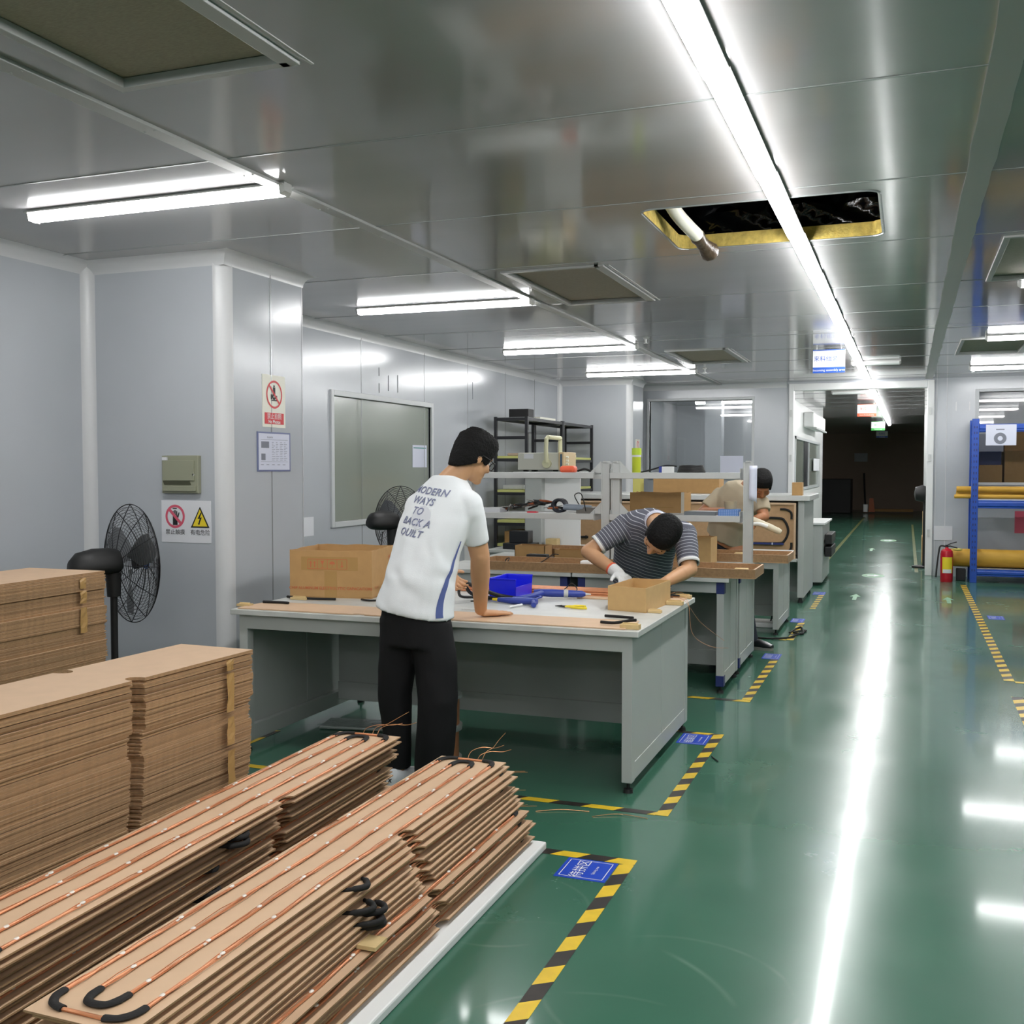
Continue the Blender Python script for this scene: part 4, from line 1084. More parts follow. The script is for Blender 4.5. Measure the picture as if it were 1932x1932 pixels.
# copper pipes laid along the back of the bench
random.seed(9)
pp = MB().tube([(0, 0, 0), (1.45, 0, 0)], .0055, 8).build('copper_pipe', M['copper'], None, world=False, smooth=60)
tag(pp, 'copper pipe in the bundle along the back of the near workbench', 'pipe', 'copper pipes laid along the near workbench')
for k in range(24):
    o = pp if k == 0 else pp.copy()
    if k: COL.objects.link(o)
    o.location = (-2.95 + random.uniform(-.06, .06), (5.8 + .024 * (k % 8) if k < 8 else 5.81 + .022 * ((k - 8) % 8)), ZD + .0068 + .0118 * (k // 8)); o.rotation_euler = (0, 0, random.uniform(-.006, .006))
# open carton
def carton(name, lab, A, B, C, D, z0, h, m, th=.006, flaps=None, uneven=0., group=None):
    """A front-left, B front-right, C back-right, D back-left corners"""
    t = thing(name, lab, 'box', ((A[0] + C[0]) / 2, (A[1] + C[1]) / 2, z0), group)
    q = [V((p[0], p[1], 0)) for p in (A, B, C, D)]; ctr = sum(q, V()) / 4
    MB().hexa([(*p.xy, z0) for p in q] + [(*p.xy, z0 + th) for p in q]).build('bottom', m, t)
    for i, nm in enumerate(('front_side', 'end_side', 'back_side', 'end_side')):
        a, c = q[i], q[(i + 1) % 4]; d = (c - a).normalized(); n = V((-d.y, d.x, 0)) * th
        b = MB(); N = 8 if uneven else 1
        lo = []; 
        for k in range(N + 1):
            p = a + (c - a) * k / N; hh = z0 + h + (random.uniform(-uneven, uneven) if uneven else 0)
            lo.append([(p.x, p.y, z0 + th * .5), (p.x, p.y, hh), (p.x + n.x, p.y + n.y, hh), (p.x + n.x, p.y + n.y, z0 + th * .5)])
        b.rings(lo); b.build(nm, m, t)
    return t
t = carton('carton', 'large open brown carton with red print on the near workbench', (-3.32, 5.19), (-2.835, 5.275), (-2.93, 5.74), (-3.415, 5.655), ZD, .272, M['carton'], .007, uneven=.003)
ux = V((.485, .085, 0)).normalized(); o = V((-3.32, 5.19, ZD)) ; W_ = .492
k = Ink(o, ux, Z_, .0016).use(M['redprint'])
k.text('CHIP ALUMINUM ELECTROLYTIC CAPACAITORS', W_ * .5, .055, .023, bold=.0004); k.build('lettering', t)
k = Ink(o, ux, Z_, .0016).use(M['redprint']); fx, fy, fw, fh = .11, .165, .235, .055
for (a, c, d, e) in ((fx, fx + fw, fy, fy + .003), (fx, fx + fw, fy + fh, fy + fh + .003)): k.rect(a, c, d, e)
for i in range(5): k.rect(fx + fw * i / 4 - .0015, fx + fw * i / 4 + .0015, fy, fy + fh)
for s in (-.012, .012):
    cx = fx + fw / 8 + s; k.rect(cx - .003, cx + .003, fy + .01, fy + .035).poly([(cx - .008, fy + .034), (cx + .008, fy + .034), (cx, fy + .048)])
cx = fx + fw * 3 / 8; k.poly([(cx - .011, fy + .048), (cx, fy + .022), (cx + .011, fy + .048)]).rect(cx - .0015, cx + .0015, fy + .01, fy + .024).rect(cx - .009, cx + .009, fy + .008, fy + .011)
cx = fx + fw * 5 / 8; k.poly([(cx + .017 * math.cos(PI * i / 8), fy + .028 + .017 * math.sin(PI * i / 8)) for i in range(9)]).rect(cx - .0012, cx + .0012, fy + .01, fy + .028)
cx = fx + fw * 7 / 8; k.rect(cx - .003, cx + .003, fy + .02, fy + .046).poly([(cx - .01, fy + .02), (cx + .01, fy + .02), (cx, fy + .008)])
k.build('handling_symbols', t)
k = Ink(o, ux, Z_, .001).use(M['tapeclr']).rect(.21, .285, .0, .155).rect(.07, .41, .158, .235); k.build('tape_strip', t)
ux2 = V((-.095, .465, 0)).normalized(); k = Ink(V((-2.835, 5.275, ZD)), ux2, Z_, .0016).use(M['redprint']).text('5PLUM', .09, .055, .024).text('MEC', .36, .21, .03); k.build('lettering', t)
tag(MB().obox((-2.8, 5.5, .81), (.02, .0, .0), (0, .05, 0), (0, 0, .05)).build('yellow_bag', mat('yellow_bag', '#d8cf3a', .5, bump=(30, .6)), bevel=.015), 'bit of bright yellow packaging between the large carton and the man in white', 'packaging')
tag(MB().tube(bez([(-2.86, 5.2, .765), (-2.78, 5.15, .768), (-2.72, 5.2, .766), (-2.66, 5.16, .766)], 6), .006, 6).build('cord', M['black']), 'black cord end beside the large carton', 'cord')
# small kraft carton
t = carton('carton', 'small open kraft carton at the aisle side of the near workbench', (-1.458, 5.30), (-1.242, 5.245), (-1.21, 5.69), (-1.43, 5.73), ZD, .127, M['carton2'], .004)
# blue bin
def bin_(lab, A, B, C, D, z0, h):
    t = thing('parts_bin', lab, 'bin', ((A[0] + C[0]) / 2, (A[1] + C[1]) / 2, z0)); th = .004
    q = [V((p[0], p[1], 0)) for p in (A, B, C, D)]; ctr = sum(q, V()) / 4
    low = [ctr + (p - ctr) * .96 for p in q]
    hs = [h, h, h, h]
    MB().hexa([(*p.xy, z0) for p in low] + [(*p.xy, z0 + th) for p in low]).build('bottom', M['blue'], t)
    for i, nm in enumerate(('side_wall', 'front_wall', 'side_wall', 'back_wall')):
        a, c, a2, c2 = low[i], low[(i + 1) % 4], q[i], q[(i + 1) % 4]; d = (c - a).normalized(); n = V((-d.y, d.x, 0)) * th
        ha = hc = h
        b = MB()
        if nm == 'front_wall': ha = hc = h * .62
        b.hexa([(*a.xy, z0), (*c.xy, z0), (*(c + n).xy, z0), (*(a + n).xy, z0), (*(a + (a2 - a) * ha / h).xy, z0 + ha), (*(c + (c2 - c) * hc / h).xy, z0 + hc), (*(c + n + (c2 - c) * hc / h).xy, z0 + hc), (*(a + n + (a2 - a) * ha / h).xy, z0 + ha)])
        b.build(nm, M['blue'], t, bevel=.0015)
    # rim
    rp = [V((*p.xy, z0 + h)) for p in (q[1], q[0], q[3], q[2])]
    MB().tube(rp, .0045, 6).build('rim', M['blue'], t)
bin_('bright blue plastic parts bin on the near workbench', (-2.215, 5.51), (-2.05, 5.51), (-2.05, 5.79), (-2.215, 5.79), ZD, .115)
# glue gun
t = thing('glue_gun', 'blue glue gun lying on the near workbench in front of the blue bin', 'glue gun', (-1.85, 5.45, ZD))
g0, g1 = V((-1.95, 5.62, .795)), V((-1.72, 5.70, .787))
dv = (g1 - g0).normalized()
MB().tube([g0 - dv * .03, g0, g0 + (g1 - g0) * .3, g0 + (g1 - g0) * .7, g1, g1 + dv * .02], [.016, .021, .023, .021, .019, .011], 12).build('barrel', M['bluegun'], t, smooth=50)
MB().tube([g1 + dv * .02, g1 + dv * .05], [.008, .004], 10).build('nozzle', M['alu'], t, smooth=50)
MB().tube([g0 + dv * .14, g0 + dv * .165], .0235, 12).build('heater_window', M['lampbody'], t, smooth=50)
MB().tube([g0 + V((.02, -.005, -.004)), V((-1.95, 5.50, .787)), V((-1.985, 5.40, .783)), V((-2.02, 5.38, .782))], [.018, .017, .016, .014], 12).build('handle', M['bluegun'], t, smooth=50)
MB().tube([V((-1.925, 5.52, .787)), V((-1.895, 5.50, .786)), V((-1.905, 5.44, .783))], .006, 8).build('trigger', M['bluegun'], t, smooth=50)
t2 = thing('glue_gun', 'second blue glue gun, pointing to the man in white, glue stick poking out', 'glue gun', (-2.0, 5.33, ZD))
MB().tube([(-2.1, 5.37, .778), (-2.0, 5.34, .78), (-1.9, 5.33, .782), (-1.86, 5.33, .782)], [.013, .018, .019, .016], 12).build('barrel', M['bluegun'], t2, smooth=50)
MB().tube([(-2.14, 5.385, .776), (-2.1, 5.37, .778)], [.007, .009], 8).build('collar', M['yellow'], t2, smooth=50)
MB().tube([(-1.885, 5.34, .78), (-1.86, 5.27, .777), (-1.845, 5.23, .776)], [.015, .015, .014], 12).build('handle', M['bluegun'], t2, smooth=50)
MB().tube([(-1.93, 5.28, .768), (-1.96, 5.17, .768)], .0065, 10).build('glue_stick', M['white'], t2, smooth=50)
MB().tube(bez([(-2.14, 5.385, .776), (-2.19, 5.37, .769), (-2.25, 5.33, .767)], 6), .004, 6).build('cord', M['black'], t2, smooth=50)
tag(MB().tube(bez([(-1.97, 5.66, .79), (-1.9, 5.8, .77), (-1.86, 5.83, .80), (-1.82, 5.83, .83), (-1.78, 5.8, .80), (-1.8, 5.74, .775)], 6), .003, 6).build('cord', M['black'], smooth=60), 'looped black cord behind the blue glue gun', 'cord')
# pliers
t = thing('pliers', 'yellow-handled cutters lying on the near workbench', 'pliers', (-1.68, 5.3, ZD))
MB().tube(bez([(-1.70, 5.31, .768), (-1.65, 5.335, .768), (-1.615, 5.345, .768), (-1.59, 5.33, .768)], 5), [.004] * 5 + [.006] * 11, 8).build('handle', M['yellow'], t, smooth=50)
MB().tube(bez([(-1.70, 5.30, .768), (-1.65, 5.27, .768), (-1.60, 5.255, .768), (-1.56, 5.26, .768)], 5), [.004] * 5 + [.006] * 11, 8).build('handle', M['yellow'], t, smooth=50)
MB().hexa([(-1.71, 5.295, .764), (-1.69, 5.29, .764), (-1.69, 5.318, .764), (-1.71, 5.315, .764), (-1.71, 5.295, .772), (-1.69, 5.29, .772), (-1.69, 5.318, .772), (-1.71, 5.315, .772)]).tube([(-1.71, 5.305, .768), (-1.75, 5.305, .767)], [.007, .002], 6).build('jaw', M['blackmet'], t)
tag(MB().tube(bez([(-2.16, 5.0, .77), (-2.12, 4.99, .77), (-2.08, 4.985, .772)], 5), .004, 6).ell((-2.07, 4.985, .773), (.01, 0, 0), (0, .01, 0), (0, 0, .008), 6).build('connector_cable', M['white'], smooth=60), 'white cable end near the hip of the man in white', 'cable')
# black heat tool in the white-shirt man's left hand, resting on the bench
t = thing('cable_bundle', 'black cable bundle held by the man in white beside his raised arm', 'cable', (-2.2, 5.35, ZD))
for i, pts in enumerate(([(-2.235, 5.2, .89), (-2.2, 5.3, .85), (-2.12, 5.42, .795), (-1.98, 5.45, .775)], [(-2.235, 5.22, .87), (-2.24, 5.32, .81), (-2.18, 5.42, .78), (-2.05, 5.43, .772)], [(-2.27, 5.22, .86), (-2.32, 5.35, .79), (-2.26, 5.44, .775), (-2.12, 5.42, .772)])):
    MB().tube(bez(pts, 6), .012 - .002 * i, 8).build('cable', M['black'], t, smooth=60)
# wire spools under the bench
sp = thing('wire_spool', 'spool of copper wire under the near workbench, upper of two', 'spool', (-2.24, 4.9, .17), 'copper wire spools under the near workbench')
for z in (0, .155): MB().lathe([(.03, z), (.115, z), (.115, z + .015), (.03, z + .015)], (0, 0, 0), 28).build('flange', M['grey'], sp, world=False, smooth=40)
MB().lathe([(.02, .014), (.1, .014), (.1, .156), (.02, .156)], (0, 0, 0), 28).build('winding', M['copper'], sp, world=False, smooth=40)
dup(sp, (-2.245, 4.905, 0), 'spool of copper wire under the near workbench, lower of two')
tag(MB().obox((-2.95, 5.35, .012), (.22, .04, 0), (-.02, .1, 0), (0, 0, .01)).build('plastic_bag', mat('clear_bag', '#7f8a86', .2, bump=(25, .8)), bevel=.008), 'flattened clear plastic bag on the floor under the near workbench', 'plastic bag')

# ================================================================ SHELVES OVER THE SECOND ROW
def bshelf(lab, x0, x1, posts):
    t = thing('bench_shelf', lab, 'shelf', ((x0 + x1) / 2, 7.68, .775), 'grey two-level shelves over the second row of benches')
    for x in posts:
        b = MB().box(x - .028, x + .028, 7.62, 7.68, .775, 1.545)
        for dx in (-.028, .028): b.box(x + dx - .004, x + dx + .004, 7.615, 7.685, .775, 1.545)
        b.box(x - .015, x + .015, 7.60, 7.70, 1.545, 1.555)
        b.build('post', M['alu'], t)
    for z in (1.115, 1.425):
        b = MB().box(x0, x1, 7.58, 7.60, z, z + .045).box(x0, x1, 7.60, 7.94, z + .03, z + .04).box(x0, x1, 7.92, 7.94, z, z + .045)
        b.build('shelf_board', M['alu'], t, bevel=.003)
        for x, s in ((x0, 1), (x1, -1)):
            MB().prism([(x, 7.6), (x + s * .006, 7.6), (x + s * .006, 7.9), (x, 7.9)], z - .005, z + .075).build('bracket', M['alu'], t)
    for x, s in ((posts[0], 1), (posts[0], -1))[:1] if posts[0] > -2.1 else ((posts[0], -1),):
        for z in (1.115, 1.425):
            b = MB()
            b.hexa([(x + s * u, yy, z + zz) for zz, w_ in ((.045, .12), (.13, .035)) for u, yy in ((.034, 7.615), (w_, 7.615), (w_, 7.62), (.034, 7.62))])
            b.build('gusset', M['alu'], t)
bshelf('grey two-level shelf with the yellow-green tub, its post hung with a paper', -2.075, -1.115, (-2.04, -1.065))
bshelf('grey two-level shelf with the tool heap, behind the white-shirt man', -3.2, -2.20, (-2.118, -3.235))
t = thing('hanging_paper', 'curled sheet of paper hanging on the shelf post by the tan-shirt man', 'paper', (-1.02, 7.6, 1.26))
b = MB(); rows = [b.verts([(-1.05 + .05 * math.sin(i * .5), 7.605 - .02 * math.cos(i * .6) - .002 * j, 1.52 - .034 * j - .008 * i * (j > 5)) for i in range(5)]) for j in range(8)]
for p, q in zip(rows, rows[1:]):
    for i in range(4): b.face([p[i], p[i + 1], q[i + 1], q[i]])
o = b.build('sheet', M['lilac'], t, smooth=0, fix=False)
so = o.modifiers.new('thick', 'SOLIDIFY'); so.thickness = .001
# on the upper shelves (top at 1.47)
zu, zl = 1.466, 1.156
t = thing('plastic_tub', 'tall lime-green plastic tub on the upper shelf', 'tub', (-1.9, 7.7, zu))
MB().lathe([(.03, 0), (.033, .004), (.033, .14)], (0, 0, 0), 20).build('body', M['limeplastic'], t, world=False, smooth=40)
MB().lathe([(.0355, .135), (.0355, .185), (.033, .187)], (0, 0, 0), 20).build('lid', mat('tub_lid', '#b9d23c', .4), t, world=False, smooth=40)
MB().lathe([(.0338, .12), (.0338, .135)], (0, 0, 0), 20).build('band', M['paper'], t, world=False, smooth=40)
t = thing('cable_coil', 'coil of black cable on the upper shelf beside a small white box', 'cable', (-1.5, 7.75, zu))
for k in range(5):
    MB().tube([(-1.5 + (.1 - .004 * k) * math.cos(a), 7.76 + (.09 - .004 * k) * math.sin(a), zu + .008 + .011 * k + .002 * math.sin(3 * a)) for a in [2 * PI * i / 24 for i in range(25)]], .0065, 6).build('turn', M['black'], t, smooth=60)
MB().tube(bez([(-1.6, 7.72, zu + .05), (-1.68, 7.7, zu + .055), (-1.78, 7.68, zu + .025), (-1.86, 7.67, zu + .006)], 6), .006, 6).build('cable_end', M['black'], t, smooth=60)
t = thing('small_box', 'small white and blue box before the cable coil', 'box', (-1.66, 7.65, zu))
MB().box(-1.71, -1.61, 7.62, 7.68, zu, zu + .048).build('body', M['white'], t, bevel=.002)
MB().box(-1.7115, -1.69, 7.6185, 7.6815, zu - .0002, zu + .0485).build('blue_end', M['bluegun'], t)
t = thing('tape_gun', 'orange-red tape reel on the upper shelf above the tool heap', 'reel', (-2.43, 7.7, zu))
MB().box(-2.49, -2.37, 7.64, 7.74, zu, zu + .055).build('reel', M['orange'], t, bevel=.02)
MB().tube([(-2.50, 7.66, zu + .02)] + [(-2.43 + .07 * math.cos(a), 7.66, zu + .02 + .055 * math.sin(a)) for a in [PI - PI * i / 8 for i in range(9)]], .007, 6).build('guard', mat('maroon', '#6a2431', .4), t, smooth=60)
foamstick([(-2.36, 7.7, zu + .015), (-2.3, 7.68, zu + .03), (-2.25, 7.7, zu + .012)], 'black clip beside the orange-red tape reel', .008)
# heap of glue guns and tools on the lower left shelf
random.seed(12)
tool = thing('hand_tool', 'hand tool in the jumbled heap on the lower shelf', 'tool', (0, 0, 0), 'jumbled hand tools on the lower shelf')
MB().tube([(-.07, 0, 0), (-.02, 0, .004), (.03, 0, .006)], [.006, .009, .008], 8).build('grip', M['black'], tool, world=False, smooth=50)
MB().tube([(.03, 0, .006), (.09, 0, .01)], [.005, .003], 6).build('shaft', mat('tool_steel', '#6d6a66', .3, metal=.6), tool, world=False, smooth=50)
tool2 = thing('hand_tool', 'rust-orange handled tool in the heap on the lower shelf', 'tool', (0, 0, 0), 'rust-orange handled tools on the lower shelf')
MB().tube([(-.07, 0, 0), (-.02, 0, .004), (.03, 0, .006)], [.006, .01, .009], 8).build('grip', mat('rust_grip', '#a4552c', .5), tool2, world=False, smooth=50)
MB().tube([(.03, 0, .006), (.08, 0, .01)], [.005, .003], 6).build('shaft', M['blackmet'], tool2, world=False, smooth=50)
for k in range(26):
    src = tool2 if k % 4 == 0 else tool
    first = k in (0, 1); o = src if first else dup(src, (0, 0, 0))
    f = k / 25; o.location = (-2.95 + .5 * f + random.uniform(-.03, .03), 7.72 + random.uniform(-.08, .1), zl + .03 + max(0, .1 - abs(f - .45) * .22) * random.random())
    o.rotation_euler = (random.uniform(-.2, .2), random.uniform(-.24, .15), random.uniform(-2.8, 2.8))
t = thing('cable_coil', 'dark blue coiled hose on the lower shelf beside the tool heap', 'hose', (-2.5, 7.68, zl))
for k in range(3): MB().tube([(-2.5 + .05 * math.cos(a), 7.66 + .03 * k, zl + .06 + .045 * math.sin(a)) for a in [2 * PI * i / 20 for i in range(21)]], .012, 8).build('turn', mat('coil_navy', '#20242f', .4), t, smooth=60)
MB().tube([(-2.46, 7.66, zl + .05), (-2.32, 7.68, zl + .045), (-2.25, 7.7, zl + .04)], .024, 10).build('sleeve', mat('sleeve_grey', '#8e98a4', .5), t, smooth=50)
tag(MB().box(-2.36, -2.23, 7.66, 7.82, zl, zl + .05).build('parts_tray', mat('dull_tin', '#77736c', .4, metal=.4), bevel=.004), 'dull metal parts tray at the end of the lower left shelf', 'tray')
tag(MB().box(-3.13, -2.98, 7.65, 7.85, zl, zl + .035).build('small_box', M['paper'], bevel=.002), 'flat white box on the lower shelf by the white-shirt man', 'box')
tag(MB().box(-2.74, -2.66, 7.605, 7.65, zl, zl + .014).build('red_clamp', mat('red_clip', '#c8283a', .4), bevel=.004), 'bright red clip at the front of the tool heap', 'clip')
tag(MB().tube(bez([(-2.35, 7.72, zl + .06), (-2.36, 7.62, zl + .14), (-2.3, 7.6, zl + .15), (-2.27, 7.62, zl + .02)], 6), .004, 6).build('cord', M['black'], smooth=60), 'looped black cord over the grey sleeve on the lower shelf', 'cord')
# lower right shelf
t = thing('small_box', 'blue patterned box at the end of the lower shelf', 'box', (-1.2, 7.7, zl))
MB().box(-1.28, -1.135, 7.64, 7.76, zl, zl + .05).build('body', mat('light_blue', '#5b86c8', .5), t, bevel=.002)
b = MB()
for i in range(9):
    for j in range(4): b.fan([(-1.272 + .016 * i, 7.6385, zl + .006 + .011 * j), (-1.262 + .016 * i, 7.6385, zl + .006 + .011 * j), (-1.262 + .016 * i, 7.6385, zl + .011 + .011 * j), (-1.272 + .016 * i, 7.6385, zl + .011 + .011 * j)])
b.build('dot_print', mat('pale_blue', '#9db9e6', .5), t, fix=False)
tag(MB().lathe([(.001, .0), (.042, 0), (.048, .055), (.045, .055), (.04, .004), (.001, .004)], (-1.2, 7.7, zl + .051), 20).build('plastic_cup', mat('clear_tub', '#b9a88a', .2), smooth=40), 'round clear tub standing on the blue patterned box', 'tub')
tag(MB().box(-1.53, -1.3, 7.65, 7.85, zl, zl + .03).build('tin_lid', mat('grey_lid', '#7b8084', .35, metal=.4), bevel=.004), 'flat grey metal case on the lower shelf left of the blue box', 'case')
# cartons standing on the backing bench
t = carton('carton', 'tall brown carton behind the lower shelf, beside the tan-shirt man', (-2.02, 7.98), (-1.62, 7.98), (-1.58, 8.17), (-1.98, 8.17), .777, .54, M['carton'], .006, uneven=.006)
k = Ink(V((-2.02, 7.98, .777)), X_, Z_, .001).use(M['tapeclr']).rect(.08, .34, .42, .428); k.build('tape_strip', t)
k = Ink(V((-1.62, 7.98, .777)), V((.04, .19, 0)).normalized(), Z_, .001).use(mat('clear_tape', '#b9b2a4', .2)).rect(0.0, .06, .05, .54).build('tape_strip', t)
t = carton('carton', 'plain brown carton on the bench in front of the tan-shirt man', (-1.55, 7.96), (-1.385, 7.96), (-1.37, 8.15), (-1.535, 8.15), .777, .2, M['carton2'], .005)
for (x0, x1, y0, y1, h, lab) in ((-2.98, -2.72, 7.98, 8.16, .1, 'small brown carton on the inner backing bench'), (-2.65, -2.25, 8.0, 8.14, .07, 'long flat brown carton on the inner backing bench')):
    carton('carton', lab, (x0, y0), (x1, y0), (x1, y1), (x0, y1), .777, h, M['carton'], .005)
tag(MB().box(-2.72, -2.5, 7.46, 7.58, .777, .80).box(-2.7, -2.54, 7.48, 7.56, .80, .85).build('test_clamp', M['black'], bevel=.006), 'black clamp fixture behind the long wooden tray', 'fixture')
tag(MB().tube(bez([(-2.95, 7.2, .79), (-2.8, 7.15, .795), (-2.72, 7.1, .81), (-2.7, 7.12, .85), (-2.74, 7.15, .83), (-2.68, 7.05, .79)], 6), .004, 6).build('cord', M['black'], smooth=60), 'curling black cord in the nearer wooden tray', 'cord')
tag(MB().tube(bez([(-2.55, 7.2, .785), (-2.5, 7.3, .82), (-2.46, 7.4, .86), (-2.42, 7.42, .86)], 6), .004, 6).build('cord', M['black'], smooth=60), 'short black cord standing up from the nearer wooden tray', 'cord')
tag(MB().box(-2.22, -2.14, 7.3, 7.38, .785, .83).build('white_plug', M['white'], bevel=.01), 'white plug in the nearer wooden tray', 'plug')
tag(MB().box(-3.0, -2.93, 7.48, 7.56, .777, .82).build('white_plug', M['white'], bevel=.01), 'white plug behind the tray, by the arm of the man in white', 'plug')
pp2 = MB().tube([(0, 0, 0), (1.85, 0, 0)], .006, 8).build('copper_pipe', M['copper'], None, world=False, smooth=60)
tag(pp2, 'copper pipe lying in the nearer long wooden tray', 'pipe', 'copper pipes in the nearer long tray')
pp2.location = (-2.85, 7.0, .80)
for k in (1, 2):
    o = pp2.copy(); COL.objects.link(o); o.location = (-2.84 + .02 * k, 7.0 + .025 * k, .795)

# ================================================================ TEST INSTRUMENT AND FURTHER BENCHES
t = thing('equipment_tower', 'pale grey equipment tower carrying the test instrument', 'equipment', (-3.4, 10.2, .702))
MB().box(-3.66, -3.48, 10.1, 10.35, .702, 1.44).build('column', M['grey'], t, bevel=.006)
MB().box(-3.48, -3.1, 10.2, 10.22, .702, 1.44).build('backplate', M['white'], t)
MB().box(-3.75, -3.1, 10.0, 10.5, 1.44, 1.47).build('top', M['grey'], t, bevel=.004)
t = thing('oscilloscope', 'old beige test instrument with a big carrying handle', 'instrument', (-3.44, 10.25, 1.472))
MB().box(-3.72, -3.28, 10.05, 10.45, 1.485, 1.66).build('body', M['oscbody'], t, bevel=.008)
MB().box(-3.28, -3.225, 10.04, 10.46, 1.48, 1.665).build('bezel', mat('bezel_tan', '#cdb58c', .5), t, bevel=.006)
MB().box(-3.262, -3.24, 10.036, 10.04, 1.5, 1.645).build('stripe', mat('bezel_blue', '#3f586b', .4), t)
b = MB()
for z in (1.51, 1.545, 1.58, 1.615): b.cone((-3.225, 10.12, z), (-3.2, 10.12, z), .012, seg=10)
for i, z in enumerate((1.51, 1.545, 1.58, 1.615)): MB().cone((-3.225, 10.12, z), (-3.2, 10.12, z), .012, seg=10).build('knob', M['cream'], t, smooth=40)
MB().tube([(-3.40, 10.02, 1.56), (-3.405, 10.02, 1.7), (-3.40, 10.02, 1.80), (-3.39, 10.03, 1.815), (-3.40, 10.47, 1.815), (-3.405, 10.48, 1.80), (-3.4, 10.48, 1.56)], .022, 8).build('handle', M['oschandle'], t, smooth=40)
for yy in (10.035, 10.465): MB().cone((-3.4, yy - .02, 1.55), (-3.4, yy + .02, 1.55), .045, seg=20).build('pivot', M['oschandle'], t, smooth=40)
MB().box(-3.65, -3.55, 10.046, 10.05, 1.6, 1.65).build('sticker', M['paper'], t)
for x in (-3.65, -3.33):
    for yy in (10.1, 10.4): MB().box(x - .02, x + .02, yy - .02, yy + .02, 1.47, 1.486).build('foot', M['black'], t)
tag(MB().box(-3.42, -3.3, 10.05, 10.16, .702, .79).build('wood_block', M['woodblock'], bevel=.004), 'wooden block on the third bench under the test instrument', 'wood block')
tag(MB().box(-3.75, -3.45, 9.7, 9.95, .702, .76).box(-3.7, -3.5, 9.75, 9.9, .76, .88).build('drill_press_base', M['blackmet'], bevel=.006), 'black machine base on the third bench below the instrument', 'machine')
# brown boards leaning on the cabinet bench, with black hose loops
def lean_board(x0, x1, z0, z1, lab):
    t = thing('lean_board', lab, 'board', ((x0 + x1) / 2, 11.95, z0), 'hose boards leaning on the cabinet bench'); y = 11.955
    MB().box(x0, x1, y, y + .012, z0, z1).build('panel', M['mdfold'], t)
    b = MB()
    b.box(x0, x1, y - .02, y, z1 - .02, z1).box(x0, x1, y - .02, y, z0, z0 + .02).box(x0, x0 + .02, y - .02, y, z0 + .02, z1 - .02).box(x1 - .02, x1, y - .02, y, z0 + .02, z1 - .02)
    b.build('rim', M['mdf'], t)
    zm = (z0 + z1) / 2; L_ = x1 - x0; yy = y - .014
    pts = [(x1 - .55, yy, zm + .14), (x1 - .2, yy, zm + .14), (x1 - .12, yy, zm + .11), (x1 - .08, yy, zm), (x1 - .12, yy, zm - .11), (x1 - .2, yy, zm - .14), (x1 - .55, yy, zm - .14), (x1 - .63, yy, zm - .11), (x1 - .66, yy, zm), (x1 - .63, yy, zm + .11), (x1 - .55, yy, zm + .14)]
    MB().tube(bez(pts, 5), .013, 8).build('hose', M['rubber'], t, smooth=60)
    for s in (-1, 1): MB().tube(bez([(x1 - .17, yy, zm + s * .24), (x1 - .1, yy, zm + s * .235), (x1 - .05, yy, zm + s * .2), (x1 - .045, yy, zm + s * .13)], 5), .012, 8).build('hose', M['rubber'], t, smooth=60)
    MB().tube(bez([(x0 + .5, yy, zm + .12), (x0 + .2, yy, zm + .12), (x0 + .12, yy, zm + .07), (x0 + .1, yy, zm), (x0 + .12, yy, zm - .07), (x0 + .2, yy, zm - .12), (x0 + .5, yy, zm - .12)], 5), .013, 8).build('hose', M['rubber'], t, smooth=60)
    for q in range(6): MB().cone((x0 + .22 + q * (L_ - .6) / 6, yy - .006, zm + (.12 if q % 2 else -.14)), (x0 + .22 + q * (L_ - .6) / 6, yy - .006, zm + (.16 if q % 2 else -.1)), .008, seg=6).build('clip', M['rubber'], t)
lean_board(-2.62, -1.145, .5, 1.12, 'brown board with a black hose loop leaning on the cabinet bench, nearer the aisle')
lean_board(-4.03, -2.66, .5, 1.12, 'brown board with black hose curves leaning on the cabinet bench, inner one')
t = thing('marking_strip', 'long dark blue strip across the lower part of the aisle-side hose board', 'strip', (-1.7, 11.92, .64))
MB().box(-2.4, -1.27, 11.91, 11.925, .655, .675).build('strip', M['navy'], t); MB().box(-1.4, -1.385, 11.908, 11.926, .653, .677).build('band', M['lilac'], t)
tag(MB().box(-1.2, -1.09, 12.05, 12.2, 1.2, 1.345).build('carton', M['carton'], bevel=.002), 'small upright brown box on the aisle end of the cabinet bench', 'box')
tag(MB().box(-2.9, -2.1, 12.6, 12.95, 1.2, 1.4).build('carton', M['carton'], bevel=.004), 'long brown carton lying on the cabinet bench', 'box')
tag(MB().box(-3.13, -3.04, 12.5, 12.7, 1.2, 1.38).build('yellow_box', mat('pale_yellow', '#c9c26a', .6), bevel=.004), 'pale yellow box standing on the cabinet bench', 'box')
t = thing('extension_lead', 'grey floor socket with trailing black cable under the third bench', 'extension lead', (-1.3, 10.2, 0))
MB().box(-1.38, -1.13, 10.05, 10.35, .0, .045).build('socket', M['white'], t, bevel=.008)
MB().tube(bez([(-1.2, 10.2, .045), (-1.19, 10.22, .1), (-1.2, 10.35, .2), (-1.25, 10.42, .25)], 6), .008, 6).build('cable', M['black'], t, smooth=60)
MB().tube(bez([(-1.5, 9.5, .01), (-1.2, 9.38, .01), (-.98, 9.45, .01), (-.9, 9.7, .01), (-.85, 9.95, .01), (-.95, 9.8, .012), (-.86, 9.75, .01), (-.92, 10.15, .01), (-.98, 9.75, .012)], 6), .008, 6).build('cable', M['black'], t, smooth=60)

